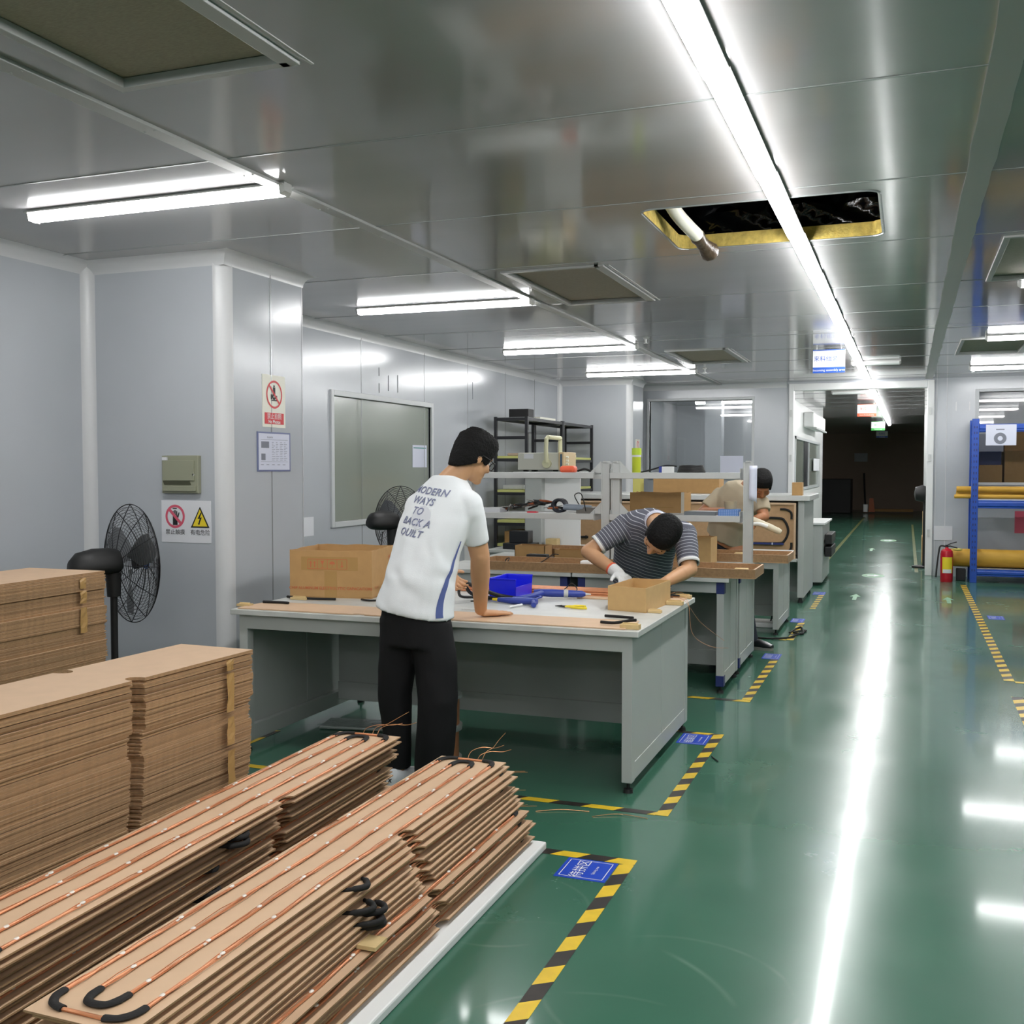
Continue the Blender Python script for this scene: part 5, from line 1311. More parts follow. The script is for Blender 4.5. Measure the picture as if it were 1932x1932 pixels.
# ================================================================ BLACK RACK BY THE LEFT WALL
def rack(y0, y1, lab, extra):
    t = thing('storage_rack', lab, 'rack', (-4.37, (y0 + y1) / 2, 0), 'black angle racks along the left wall')
    xa, xb = -4.57, -4.18
    for x in (xa, xb):
        for y in (y0, y1): MB().box(x - .018, x + .018, y - .018, y + .018, 0, 2.11).build('post', M['blackmet'], t)
    for z in (.12, .58, .86, 1.22, 1.62, 1.88, 2.1):
        b = MB().box(xa, xb, y0 - .012, y0 + .012, z - .035, z).box(xa, xb, y1 - .012, y1 + .012, z - .035, z)
        if z != 1.88: b.box(xa - .012, xa + .012, y0, y1, z - .035, z).box(xb - .012, xb + .012, y0, y1, z - .035, z)
        b.build('beam', M['blackmet'], t)
        if z not in (1.88,): MB().box(xa + .005, xb - .005, y0 + .005, y1 - .005, z, z + (.03 if z < 2 else .004)).build('shelf_board', mat('shelf_lime', '#c5c67a', .6) if z < 2 else M['alu'], t)
    return t
rack(11.6, 12.93, 'black angle rack by the left wall, nearer half', 0)
rack(12.98, 14.3, 'black angle rack by the left wall, farther half next to the column', 1)
for (x0, x1, y0, y1, z, h, m, lab) in ((-4.5, -4.25, 11.85, 12.05, 2.105, .11, 'black', 'black case on top of the black rack'), (-4.52, -4.22, 12.2, 12.8, 2.105, .03, 'cream', 'pale flat board on top of the black rack'),
                                       (-4.52, -4.25, 11.7, 12.3, 1.252, .05, 'alu', 'grey metal parts on the middle shelf of the black rack'), (-4.5, -4.22, 11.7, 12.2, .612, .14, 'carton', 'flat brown carton low on the black rack'),
                                       (-4.5, -4.22, 11.7, 12.6, .152, .2, 'carton', 'brown carton on the bottom shelf of the black rack'), (-4.5, -4.22, 13.3, 13.9, 1.252, .12, 'black', 'dark equipment on the farther rack'),
                                       (-4.48, -4.24, 11.75, 11.95, 1.653, .03, 'darkbrown', 'small dark parts on the upper shelf of the black rack'), (-4.5, -4.25, 13.5, 13.8, 1.653, .03, 'cream', 'pale part on the upper shelf of the farther rack')):
    tag(MB().box(x0, x1, y0, y1, z, z + h).build('stored_box', M[m], bevel=.006), lab, 'box')

# ================================================================ BLUE RACK, ROLLS AND EXTINGUISHER
t = thing('pallet_rack', 'heavy blue pallet rack against the far right wall', 'rack', (1.9, 15.3, 0))
for x in (.83, 2.98):
    for y in (15.03, 15.55):
        b = MB().box(x - .042, x + .042, y - .03, y + .03, 0, 2.15)
        b.build('post', M['rackblue'], t, bevel=.004)
        hb = MB()
        for i in range(26): hb.box(x - .022, x - .008, y - .0315, y - .03, .15 + i * .075, .18 + i * .075).box(x + .008, x + .022, y - .0315, y - .03, .15 + i * .075, .18 + i * .075)
        h_ = hb.build('hole_row', M['navy'], t); h_['kind'] = 'stuff'
    for z in (.52, .85, 1.6, 2.08): MB().box(x - .015, x + .015, 15.03, 15.55, z, z + .03).build('brace', M['rackblue'], t)
for z0, z1 in ((.09, .18), (.98, 1.085), (1.99, 2.08)):
    for y in (15.0, 15.52): MB().rings([[(x, yy, zz) for yy, zz in ((y, z0), (y + .05, z0), (y + .05, z1), (y, z1), (y, z1 - .02), (y - .008, z1 - .03), (y - .008, z0 + .03), (y, z0 + .02))] for x in (.872, 2.938)]).build('beam', M['rackblue'], t, bevel=.003)
MB().box(.872, 2.938, 15.05, 15.52, 1.085, 1.1).build('deck', M['alu'], t)
MB().box(.872, 2.938, 15.05, 15.52, .165, .18).build('deck', M['alu'], t)
t = thing('rack_notice', 'glossy paper in a clear sleeve on the top beam of the blue rack', 'notice', (1.12, 14.98, 1.82))
sheet_on(t, 'sheet', (.95, 14.988, 1.80), X_, Z_, .36, .27, M['lilac'])
k = Ink((.95, 14.988, 1.80), X_, Z_, .004).use(gi).rect(.12, .22, .2, .212).ring(.17, .09, .03, .075, 20).build('print', t)
yr = M['yellowroll']
def roll(lab, x0, x1, y, z, r, m=None): 
    t = thing('foam_roll', lab, 'roll', (x0, y, z - r), 'long yellow rolls on the blue rack')
    MB().cone((x0, y, z), (x1, y, z), r, seg=24).build('body', m or yr, t, smooth=40)
    MB().cone((x0 - .003, y, z), (x0 + .01, y, z), r * .55, seg=20).build('core', M['mdfold'], t, smooth=40)
roll('large yellow roll on the bottom level of the blue rack', .53, 2.8, 15.27, .306, .12)
roll('slimmer yellow roll behind the large one on the bottom level', .6, 2.8, 15.45, .24, .055)
roll('yellow roll on the middle level of the blue rack, upper one', .62, 2.8, 15.24, 1.222, .042)
roll('thin yellow roll on the middle level of the blue rack, front edge', .59, 2.8, 15.1, 1.131, .027)
roll('yellow roll on the middle level of the blue rack, at the back', .62, 2.8, 15.36, 1.15, .045)
tag(MB().ell((.64, 15.1, .425), (.06, 0, 0), (0, .05, 0), (0, 0, .02), 8).build('yellow_scrap', mat('cap_yellow', '#cfc05a', .5), smooth=60), 'yellow plastic scrap on the end of the large yellow roll', 'scrap') 
tag(MB().box(1.38, 1.75, YB - .01, YB - .002, .62, .92).build('poster', M['pink'], bevel=.0), 'red notice on the wall under the blue rack\'s middle level, cut by the picture edge', 'notice')
t = thing('fire_extinguisher', 'red fire extinguisher on the floor beside the white door frame', 'fire extinguisher', (.505, 15.02, 0))
MB().lathe([(.001, 0), (.075, 0), (.08, .02), (.08, .37), (.072, .41), (.045, .435), (.022, .445), (.02, .46), (.001, .46)], (0, 0, 0), 28).build('cylinder', mat('ext_red', '#b51a2a', .25), t, world=False, smooth=35)
MB().rings([[(.0815 * math.cos(a), .0815 * math.sin(a), z) for a in [-2.3 + 1.7 * i / 12 for i in range(13)]] for z in (.12, .33)], cap=False, closed=False).build('label', M['yellow'], t, world=False, fix=False)
MB().rings([[(.082 * math.cos(a), .082 * math.sin(a), z) for a in [-2.2 + 1.4 * i / 12 for i in range(13)]] for z in (.12, .17)], cap=False, closed=False).build('label_strip', M['paper'], t, world=False, fix=False)
MB().tube([(-.02, 0, .46), (.04, 0, .475), (.13, 0, .45)], .008, 8).tube([(-.02, 0, .47), (.05, 0, .51), (.12, 0, .53)], .007, 8).cone((0, 0, .45), (0, 0, .49), .02, seg=12).build('valve_handle', M['black'], t, world=False, smooth=50)
MB().tube(bez([(-.02, 0, .47), (-.08, -.02, .47), (-.1, -.03, .38), (-.12, -.05, .2), (-.13, -.06, .06)], 6), .011, 8).build('hose', M['black'], t, world=False, smooth=50)
tag(MB().box(.63, .75, 15.2, 15.3, 0, .16).build('red_canister', M['black'], bevel=.01), 'dark box on the floor between the extinguisher and the rack post', 'box')
# ---- beyond the opening
for (x0, x1, y0, y1, z0, z1, m, lab) in ((.23, .345, 17.7, 18.3, 0, .43, 'carton', 'brown carton at the foot of the right passage wall, lower of two'), (.24, .345, 17.7, 18.3, .43, .82, 'carton', 'brown carton at the foot of the right passage wall, upper of two'),
                                         (-2.75, -1.75, 36.8, 38, 0, 1.15, 'dark', 'dark pile of wrapped goods at the unlit far end')):
    tag(MB().box(x0, x1, y0, y1, z0, z1).build('stored_carton' if m == 'carton' else 'wrapped_goods', M[m] if m == 'carton' else mat('wrap_dark', '#100d0c', .5), bevel=.02), lab, 'box')
t = thing('pallet_truck', 'orange pallet truck standing in the dark far end', 'pallet truck', (-1.15, 37.2, 0))
MB().tube([(-1.3, 37.1, .2), (-1.33, 37.0, .8), (-1.35, 36.95, 1.35)], .03, 8).build('handle', M['black'], t)
MB().box(-1.36, -1.22, 37.0, 37.2, .05, .3).build('pump', M['alu'], t)
MB().hexa([(-1.2, 37.05, .05), (-1, 37.05, .05), (-1, 37.3, .05), (-1.2, 37.3, .05), (-1.17, 37.1, .5), (-1.05, 37.1, .5), (-1.05, 37.25, .5), (-1.17, 37.25, .5)]).build('frame', mat('truck_orange', '#c9652a', .5), t)
for y in (37.3, 37.6): MB().box(-1.15, .2, y - .08, y + .08, .06, .14).build('fork', M['carton'], t)
t = thing('passage_fan', 'black fan head by the opening, on the passage side', 'fan', (.2, 17.0, 0))
MB().lathe([(.001, -.12), (.1, -.1), (.13, 0), (.1, .08), (.001, .1)], (.22, 17.0, 1.12), 20, 'x').build('head', M['black'], t, smooth=40)
MB().cone((.25, 17, .03), (.25, 17, 1.02), .02, seg=10).build('pole', M['black'], t); MB().cone((.22, 17, 0), (.22, 17, .03), .14, seg=20).build('base', M['black'], t)
t = thing('air_conditioner', 'white wall air conditioner high on the passage wall', 'air conditioner', (-1.85, 22.5, 2.3))
MB().box(-1.949, -1.74, 21.6, 24.6, 2.32, 2.62).build('body', M['white'], t, bevel=.03)
MB().box(-1.78, -1.7, 21.7, 24.5, 2.29, 2.32).build('flap', M['grey'], t)
# store behind the blue rack
for (x0, x1, y0, y1, z0, z1, m, lab) in ((.9, 2.6, 16.4, 17.0, 0, .9, 'carton', 'broad brown carton at the bottom in the store window'), (.95, 1.25, 16.25, 16.7, .9, 1.55, 'carton', 'dark brown carton low in the store window'), (1.28, 1.9, 16.3, 16.9, .9, 1.75, 'carton', 'tall brown carton in the store window'),
                                         (.96, 1.24, 16.3, 16.7, 1.55, 1.74, 'navy', 'blue crate on the carton in the store window'), (1.3, 2.4, 16.6, 17.3, 1.75, 2.12, 'carton', 'brown carton stacked highest in the store window'), (.95, 1.28, 16.5, 16.9, 1.74, 2.0, 'lilac', 'pale box beside the stacked cartons in the store window')):
    tag(MB().box(x0, x1, y0, y1, z0, z1).build('stored_carton', M[m], bevel=.006), lab, 'box')
# ================================================================ PEOPLE
def fuse(b, name, m, parent, voxel=.006, it=5, fn=None, band=None, factor=.5):
    """merge overlapping closed shapes into one smooth continuous skin"""
    bmesh.ops.recalc_face_normals(b.bm, faces=b.bm.faces)
    me = bpy.data.meshes.new('raw'); b.bm.to_mesh(me); b.bm.free()
    o = bpy.data.objects.new('raw', me); COL.objects.link(o)
    r = o.modifiers.new('r', 'REMESH'); r.mode = 'VOXEL'; r.voxel_size = voxel; r.adaptivity = 0
    s = o.modifiers.new('s', 'SMOOTH'); s.factor = factor; s.iterations = it
    dg = bpy.context.evaluated_depsgraph_get(); dg.update()
    nm = bpy.data.meshes.new_from_object(o.evaluated_get(dg))
    bpy.data.objects.remove(o); bpy.data.meshes.remove(me)
    if fn:
        nm.update(); co = [(v.co.copy(), v.normal.copy()) for v in nm.vertices]
        for v, (c, n) in zip(nm.vertices, co): v.co = fn(c, n)
    if band:
        at = nm.attributes.new('band', 'FLOAT', 'POINT')
        at.data.foreach_set('value', [band(v.co) for v in nm.vertices])
    off = V((0, 0, 0)); p = parent
    while p is not None: off += p.location; p = p.parent
    tree_me = nm.copy()
    nm.transform(Matrix.Translation(-off))
    nm.polygons.foreach_set('use_smooth', [True] * len(nm.polygons)); nm.update()
    nm.materials.clear(); nm.materials.append(m)
    ob = bpy.data.objects.new(name, nm); ob.parent = parent; COL.objects.link(ob)
    tb = bmesh.new(); tb.from_mesh(tree_me); ob_tree = BVHTree.FromBMesh(tb); tb.free(); bpy.data.meshes.remove(tree_me)
    return ob, ob_tree

def hand(b, w, d, n, side, curl=.25, spread=.12, s=1., fat=1., thumb=.6, drop=.25):
    """w wrist, d finger direction, n back-of-hand normal, side thumb side"""
    w, d, n, side = V(w), V(d).normalized(), V(n).normalized(), V(side).normalized()
    L_ = .085 * s
    b.loft([(w - d * .01, side * .026 * s * fat, n * .018 * s * fat), (w + d * .02, side * .031 * s * fat, n * .017 * s * fat), (w + d * L_ * .6, side * .041 * s * fat, n * .0145 * s * fat), (w + d * L_, side * .041 * s * fat, n * .0125 * s * fat)], 16, 2.6)
    for k, ln in enumerate((.070, .080, .075, .058)):
        off = (.030 - .0205 * k) * s
        p = w + d * (L_ - .012 + (-.006 if k == 3 else 0)) + side * off
        dd = (d + side * spread * (1.5 - k) * .5).normalized(); r = (.0092 - .0004 * k) * s * fat
        ang = curl * (1 + .12 * k)
        for seg, f in enumerate((.45, .31, .24)):
            ax = dd.cross(n).normalized()
            dd = (Matrix.Rotation(-ang * (.7 if seg == 0 else 1), 3, ax) @ dd)
            q = p + dd * ln * f * s * (1.08 if seg == 0 else 1)
            b.cap(p, q, r, r * .92, 8); p = q; r *= .93
    p = w + d * .018 * s + side * .026 * s; td = (d * (1 - thumb * .4) + side * thumb - n * drop).normalized()
    r = .0115 * s * fat
    for f in (.038, .03, .026):
        q = p + td * f * s; b.cap(p, q, r, r * .9, 8); p = q; r *= .9; td = (td + d * .22).normalized()

def head(b, c, hf, hu, neck, k=1.):
    c, hf, hu = V(c), V(hf).normalized(), V(hu)
    hu = (hu - hf * hu.dot(hf)).normalized(); hr = hf.cross(hu)
    E = lambda f, u, r, sr, sf, su: b.ell(c + (hf * f + hu * u + hr * r) * k, hr * sr * k, hf * sf * k, hu * su * k, 10)
    E(-.008, .01, 0, .074, .094, .098); E(.03, -.055, 0, .060, .062, .062); E(.074, -.105, 0, .026, .022, .018); E(.05, -.09, 0, .045, .04, .03)
    E(.080, .012, 0, .05, .016, .013)
    for s in (-1, 1):
        E(.058, -.042, s * .035, .03, .03, .028); E(-.01, -.022, s * .073, .01, .019, .029)
    b.cap(c + (hf * .09 + hu * .005) * k, c + (hf * .108 - hu * .035) * k, .009 * k, .014 * k, 8)
    E(.1, -.04, 0, .019, .013, .009); E(.086, -.068, 0, .024, .012, .007); E(.084, -.08, 0, .02, .012, .007)
    nb = V(neck); b.cap(nb, c - hu * .07 - hf * .022, .06, .054, 10)
    return c, hf, hu, hr
def hair(name, c, hf, hu, hr, parent, m, sd=0, amt=.004, front=.0, nape=0., k=1., fr=.034):
    """one cap of hair round the skull, cut along a hairline that runs from the fringe over the ears to the nape"""
    b = MB()
    b.loft([(c + (hu * u + hf * f) * k, hr * a * k, hf * d * k) for u, f, a, d in ((-.115, -.03, .05, .05), (-.09, -.026, .066, .072), (-.04, -.014, .079, .092), (.02, -.006, .085, .102), (.07, -.004 + front * .5, .081, .098 + front * .5), (.098, -.004 + front, .07, .084), (.116, -.004, .05, .06), (.124, -.004, .018, .022))], 28, 2.35)
    p0 = c + (hf * .1 + hu * fr) * k; p1_ = c + (hf * -.09 - hu * (.078 + nape)) * k
    ln = (p1_ - p0).normalized(); nn = ln.cross(hr).normalized()
    if nn.dot(hu) > 0: nn = -nn
    bmesh.ops.bisect_plane(b.bm, geom=b.bm.verts[:] + b.bm.edges[:] + b.bm.faces[:], plane_co=p0, plane_no=nn, clear_outer=True)
    ed = [e for e in b.bm.edges if e.is_boundary]
    bmesh.ops.holes_fill(b.bm, edges=ed)
    for s_ in (-1, 1): b.ell(c + (hf * .036 - hu * .008 + hr * s_ * .068) * k, hr * .011 * k, hf * .02 * k, hu * .03 * k, 8)
    def fn(p, n):
        q = .6 * noise.noise(p * 120 + V((sd, 0, 0))) + .9 * noise.noise(p * 300)
        return p + n * amt * q * (.45 + .55 * max(0, n.dot(hu)))
    return fuse(b, name, m, parent, .0042, 2, fn)[0]
def eyes(c, hf, hu, hr, parent, shut=False):
    for s in (-1, 1):
        if shut:
            MB().tube([c + hf * .0905 + hu * -.018 + hr * (s * .018), c + hf * .091 + hu * -.021 + hr * (s * .031), c + hf * .084 + hu * -.018 + hr * (s * .044)], .0012, 6).build('eyelash', M['hair'], parent, smooth=60)
        else:
         e = MB().ell(c + hf * .0765 + hu * -.012 + hr * (s * .031), hr * .013, hf * .009, hu * .006, 8).build('eye', M['white'], parent, smooth=60)
         MB().ell(c + hf * .083 + hu * -.012 + hr * (s * .031), hr * .0055, hf * .003, hu * .0055, 8).build('iris', M['ink'], parent, smooth=60)
        MB().tube([c + hf * .084 + hu * .012 + hr * (s * .012), c + hf * .088 + hu * .016 + hr * (s * .03), c + hf * .076 + hu * .011 + hr * (s * .05)], .0026, 6).build('eyebrow', M['hair'], parent, smooth=60)
def shoe(name, heel, toe, parent, m, sole, w_=.045, h=.085):
    heel, toe = V(heel), V(toe); d = (toe - heel).normalized(); s = V((d.y, -d.x, 0)); L_ = (toe - heel).length; z = V((0, 0, 1))
    P = lambda f: heel + d * L_ * f
    b = MB().loft([(P(.0) + z * .045, s * w_ * .6, z * .035), (P(.06) + z * (h * .55), s * w_ * .8, z * h * .5), (P(.3) + z * (h * .5), s * w_ * .85, z * h * .47), (P(.5) + z * .047, s * w_ * .95, z * .035), (P(.78) + z * .038, s * w_ * 1.05, z * .026), (P(1) + z * .03, s * w_ * .6, z * .016)], 18, 2.4)
    o = b.build(name, m, parent, smooth=50)
    MB().rings([[P(f) + s * w_ * k * 1.04 + z * zz for f, k in ((-.02, .0), (0, .62), (.3, .9), (.5, .97), (.78, 1.1), (.98, .68), (1.02, 0), (.98, -.68), (.78, -1.1), (.5, -.97), (.3, -.9), (0, -.62))] for zz in (.0, .022)]).build('sole', sole, o, smooth=30)
    return o
def folds(amp, sx, seed=0):
    def fn(p, n):
        q = V((p.x * sx[0], p.y * sx[1], p.z * sx[2] + seed))
        k = noise.noise(q) + .5 * noise.noise(q * 2.3)
        return p + n * amp * k
    return fn
def cloth(name, col, rough=.85, bump=(240, .08)): return mat(name, col, rough, bump=bump, spec=.3)
Z3 = V((0, 0, 1))

# ---- man in the white T-shirt
p1 = thing('person', 'person in a white printed T-shirt, seen from behind, one hand flat on the near workbench', 'person', (-2.13, 4.45, 0))
F1 = V((.2, .98, 0)).normalized(); R1 = V((F1.y, -F1.x, 0))
C1h, HF, HU = V((-1.932, 4.615, 1.567)), V((.45, .78, -.43)), V((.25, .3, 1))
b = MB()
c, hf, hu, hr = head(b, C1h, HF, HU, (-2.03, 4.535, 1.43))
tors = [((-2.137, 4.41, .84), .13, .10), ((-2.117, 4.43, 1.0), .14, .10), ((-2.08, 4.5, 1.22), .16, .10), ((-2.055, 4.54, 1.36), .16, .085), ((-2.045, 4.55, 1.42), .09, .07)]
b.loft([(q, R1 * a, F1 * d) for q, a, d in tors], 20)
SR, ER, WR = V((-1.916, 4.515, 1.328)), V((-1.893, 4.60, 1.085)), V((-1.962, 4.775, .806))
SL, EL, WL = V((-2.20, 4.575, 1.31)), V((-2.255, 4.82, 1.13)), V((-2.255, 5.07, .945))
for s, e, w in ((SR, ER, WR), (SL, EL, WL)):
    b.cap(s, e, .056, .047, 10); b.cap(e, e + (w - e) * .35, .046, .048, 10); b.cap(e + (w - e) * .3, w, .048, .031, 10)
b.cap(ER + V((.01, -.02, .0)), ER + V((.005, -.01, -.02)), .03, .03, 8)
hand(b, WR + V((.012, .012, -.02)), (.68, .74, -.04), (0, 0, 1), (-.74, .68, 0), .03, .12, drop=.03)
hand(b, WL, (.0, .75, -.6), (-.85, .0, .1), (0, .6, .75), .55, .1)
for s in (-1, 1):
    hx = V((-2.135, 4.40, .82)) + R1 * s * .08; kn = V((-2.236, 4.385, .44)) if s < 0 else V((-2.01, 4.36, .44)); an = V((-2.222, 4.375, .09)) if s < 0 else V((-2.045, 4.375, .09))
    b.cap(hx, kn, .078, .055, 10); b.cap(kn, an, .052, .036, 10); b.cap(an - Z3 * .03, an + F1 * .15 - Z3 * .045, .034, .022, 8)
fuse(b, 'body', M['skin'], p1, .0048, 4)
hair('hair', c, hf, hu, hr, p1, M['hair'], 1, .0055, .012, .026)
eyes(c, hf, hu, hr, p1)
# glasses
g = MB()
for s in (-1, 1):
    cc = c + hf * .108 - hu * .014 + hr * s * .034
    g.tube([cc + hr * .027 * math.cos(a) + hu * .02 * math.sin(a) - hf * (.012 * max(0, s * math.cos(a))) for a in [2 * PI * i / 20 for i in range(21)]], .0022, 6)
    g.tube([cc + hr * s * .027 - hf * .012 + hu * .006, c + hr * s * .082 + hf * .05 - hu * .004, c + hr * s * .084 - hf * .0 - hu * .004, c + hr * s * .08 - hf * .02 - hu * .02], .0024, 6)
g.tube([c + hf * .11 - hu * .01 - hr * .008, c + hf * .114 - hu * .006, c + hf * .11 - hu * .01 + hr * .008], .0022, 6)
g.build('glasses', M['black'], p1, smooth=60)
# shirt
b = MB()
sh = [((-2.142, 4.405, .832), R1 * .192 + V((0, 0, -.03)), F1 * .148), ((-2.14, 4.405, .86), R1 * .191 + V((0, 0, -.025)), F1 * .146), ((-2.12, 4.425, 1.0), R1 * .174, F1 * .134), ((-2.103, 4.46, 1.12), R1 * .174, F1 * .127), ((-2.077, 4.51, 1.25), R1 * .192, F1 * .126), ((-2.06, 4.54, 1.345), R1 * .184, F1 * .112), ((-2.048, 4.55, 1.415), R1 * .125, F1 * .09), ((-2.034, 4.553, 1.468), R1 * .073, F1 * .07)]
b.loft(sh, 28, 2.25)
SLR, SLL = SR + (ER - SR) * .74, SL + (EL - SL) * .75
b.cone(SR + (SR - ER) * .05, SLR, .07, .06, 20); b.cone(SL + (SL - EL) * .05, SLL, .07, .064, 20)
for s_, nk in ((SR, V((-1.99, 4.54, 1.385))), (SL, V((-2.105, 4.56, 1.385)))):
    b.cap(nk, s_ + V((0, 0, .004)), .055, .068, 12); b.cap(nk + V((0, .0, -.1)), s_ + V((0, 0, -.03)), .07, .07, 12)
shirt_m = cloth('white_tee', '#e9ecee')
def fold1(p, n):
    t = max(0, 1 - abs(p.z - 1.05) / .32)
    q = (p - V((-1.93, 4.45, 1.16)))
    k = math.sin(q.length * 55 + 4 * noise.noise(p * 9)) * .5 + noise.noise(V((p.x * 9, p.y * 9, p.z * 5)))
    return p + n * .0055 * t * k + n * .003 * noise.noise(p * 12)
shirt, T1 = fuse(b, 't_shirt', shirt_m, p1, .0075, 6, fold1)
# neckband, hem and sleeve edge are part of the shirt; print and side stripe lie on it
upax = V((.075, .13, .575)).normalized()
def project(me_list, tree, d, lift):
    """drop flat meshes along d onto the cloth"""
    b = MB()
    for me, mt in me_list:
        bm = bmesh.new(); bm.from_mesh(me); bmesh.ops.transform(bm, matrix=mt, verts=bm.verts)
        for _ in range(3):
            lg = [e for e in bm.edges if e.calc_length() > .012]
            if not lg: break
            bmesh.ops.subdivide_edges(bm, edges=lg, cuts=1)
            bmesh.ops.triangulate(bm, faces=bm.faces)
        mp = {}
        for v in bm.verts:
            h = tree.ray_cast(v.co - d * .4, d)
            if h[0] is not None: mp[v] = b.bm.verts.new(h[0] - d * lift)
        for f in bm.faces:
            if all(v in mp for v in f.verts): b.face([mp[v] for v in f.verts])
        bm.free()
    return b
bk = V((-2.085, 4.40, 1.30)); tx = (R1 - upax * R1.dot(upax)).normalized(); tx = (tx - upax * .04).normalized(); ty = upax
items = []
for s, dz, dx in (('MODERN', .094, -.022), ('WAYS', .045, -.042), ('TO', -.004, -.052), ('BACK A', -.056, -.042), ('QUILT', -.108, -.054)):
    items.append((text_mesh(s, .047, space=1.06, shear=.25, bold=.0009), plane_mtx(bk + ty * dz + tx * dx, tx, ty)))
bb = project(items, T1, F1, .0025); bb.build('lettering', mat('shirt_print', '#5d6389', .7), p1, fix=False)
inner = []
for s, dz, dx in (('MODERN', .094, -.022), ('WAYS', .045, -.042), ('TO', -.004, -.052), ('BACK A', -.056, -.042), ('QUILT', -.108, -.054)):
    inner.append((text_mesh(s, .047, space=1.06, shear=.25, bold=-.0016), plane_mtx(bk + ty * dz + tx * dx, tx, ty)))
project(inner, T1, F1, .0034).build('lettering', mat('print_inline', '#c9cde0', .7), p1, fix=False)
# grey disc behind the words
dm = bpy.data.meshes.new('d'); dv = [(.055 * math.cos(2 * PI * i / 24), .055 * math.sin(2 * PI * i / 24), 0) for i in range(24)]
dm.from_pydata([(0, 0, 0)] + dv, [], [(0, i + 1, (i + 1) % 24 + 1) for i in range(24)])
project([(dm, plane_mtx(bk + ty * -.03 + tx * -.02, tx, ty))], T1, F1, .0014).build('faint_disc', mat('print_grey', '#d6d8de', .85), p1, fix=False)
# side stripe
def wrap(z0, z1, n, ang, width, lift, m, nm):
    b = MB(); rows = []
    for i in range(n + 1):
        f = i / n; z = z0 + (z1 - z0) * f
        cz = V((-2.142, 4.405, 0)) + (V((-2.09, 4.48, 0)) - V((-2.142, 4.405, 0))) * max(0, (z - .835) / .35); cz.z = z
        row = []
        for k in (-1, 0, 1):
            a = ang(f) + k * width(f); d = (R1 * math.cos(a) - F1 * math.sin(a))
            h = T1.ray_cast(cz + d * .6, -d)
            row.append(h[0] + d * lift if h[0] is not None else cz + d * .2)
        rows.append(b.verts(row))
    for p, q in zip(rows, rows[1:]):
        for i in (0, 1): b.face([p[i], p[i + 1], q[i + 1], q[i]])
    b.build(nm, m, p1, smooth=0, fix=False)
wrap(.822, 1.165, 22, lambda f: math.radians(17 - 11 * f + 4 * math.sin(f * 5.5)), lambda f: math.radians(5.8 - 2.2 * f - 2.5 * f * f), .0025, mat('stripe_blue', '#55639a', .8), 'side_stripe')
# trousers
b = MB()
b.loft([((-2.137, 4.41, .97), R1 * .14, F1 * .10), ((-2.139, 4.405, .9), R1 * .158, F1 * .118), ((-2.136, 4.40, .80), R1 * .172, F1 * .128), ((-2.128, 4.39, .68), R1 * .178, F1 * .122)], 24, 2.2)
for s in (-1, 1):
    pts = ([(-2.212, 4.40, .80), (-2.222, 4.395, .62), (-2.236, 4.385, .44), (-2.228, 4.385, .25), (-2.222, 4.39, .095)], [.1, .094, .08, .068, .058]) if s < 0 else ([(-2.05, 4.385, .80), (-2.024, 4.375, .62), (-2.005, 4.36, .44), (-2.02, 4.365, .25), (-2.04, 4.38, .075)], [.096, .098, .094, .092, .09])
    b.loft([(p, R1 * r, F1 * r) for p, r in zip(*pts)], 18)
fuse(b, 'trousers', cloth('black_cloth', '#121214', .8), p1, .009, 7, folds(.006, (7, 7, 5), 3))
s1 = shoe('shoe', (-2.222, 4.31, 0), (-2.19, 4.59, 0), p1, cloth('white_shoe', '#dcdee2'), M['white'], .045, .1)
s1['label'] = 'white shoe with a small black cross on the heel'
MB().mesh(text_mesh('x', .034, bold=.001), plane_mtx((-2.2225, 4.3, .058), (1, 0, 0), (0, .25, 1))).build('heel_mark', M['ink'], p1, fix=False)
s2 = shoe('shoe', (-2.045, 4.31, 0), (-2.0, 4.59, 0), p1, cloth('grey_shoe', '#8c8f92'), M['white'], .045, .1)

# ---- man in the striped shirt
p2 = thing('person', 'person in a grey striped shirt bending over the near workbench, white glove on one hand', 'person', (-1.57, 6.62, 0))
up = V((.14, -.36, .42)).normalized(); lt = V((.985, -.06, -.08)).normalized(); lt = (lt - up * lt.dot(up)).normalized(); dp = lt.cross(up)   # dp points to the chest side or back
c2 = V((-1.32, 5.985, 1.118))
b = MB()
c, hf, hu, hr = head(b, c2, (-.5, -.42, -.76), (.35, -.8, .3), (-1.43, 6.27, 1.185), 1.12)
S2 = [((-1.60, 6.64, .74), .165, .12), ((-1.59, 6.61, .88), .155, .11), ((-1.54, 6.5, 1.02), .165, .11), ((-1.485, 6.37, 1.12), .175, .10), ((-1.44, 6.29, 1.18), .12, .08)]
b.loft([(q, lt * a, dp * d) for q, a, d in S2], 20)
AR = (V((-1.635, 6.34, 1.14)), V((-1.845, 6.24, .985)), V((-1.61, 6.10, .868))); AL = (V((-1.262, 6.31, 1.105)), V((-1.20, 6.19, .90)), V((-1.30, 5.98, .845)))
for s, e, w in (AR, AL):
    b.cap(s, e, .054, .045, 10); b.cap(e, e + (w - e) * .35, .044, .045, 10); b.cap(e + (w - e) * .3, w, .045, .031, 10)
hand(b, AR[2], (.55, -.75, -.15), (.3, .1, 1), (-.8, -.5, .1), .45, .1)
hand(b, AL[2], (-.75, -.55, .05), (.0, .1, 1), (-.55, .75, 0), .45, .1)
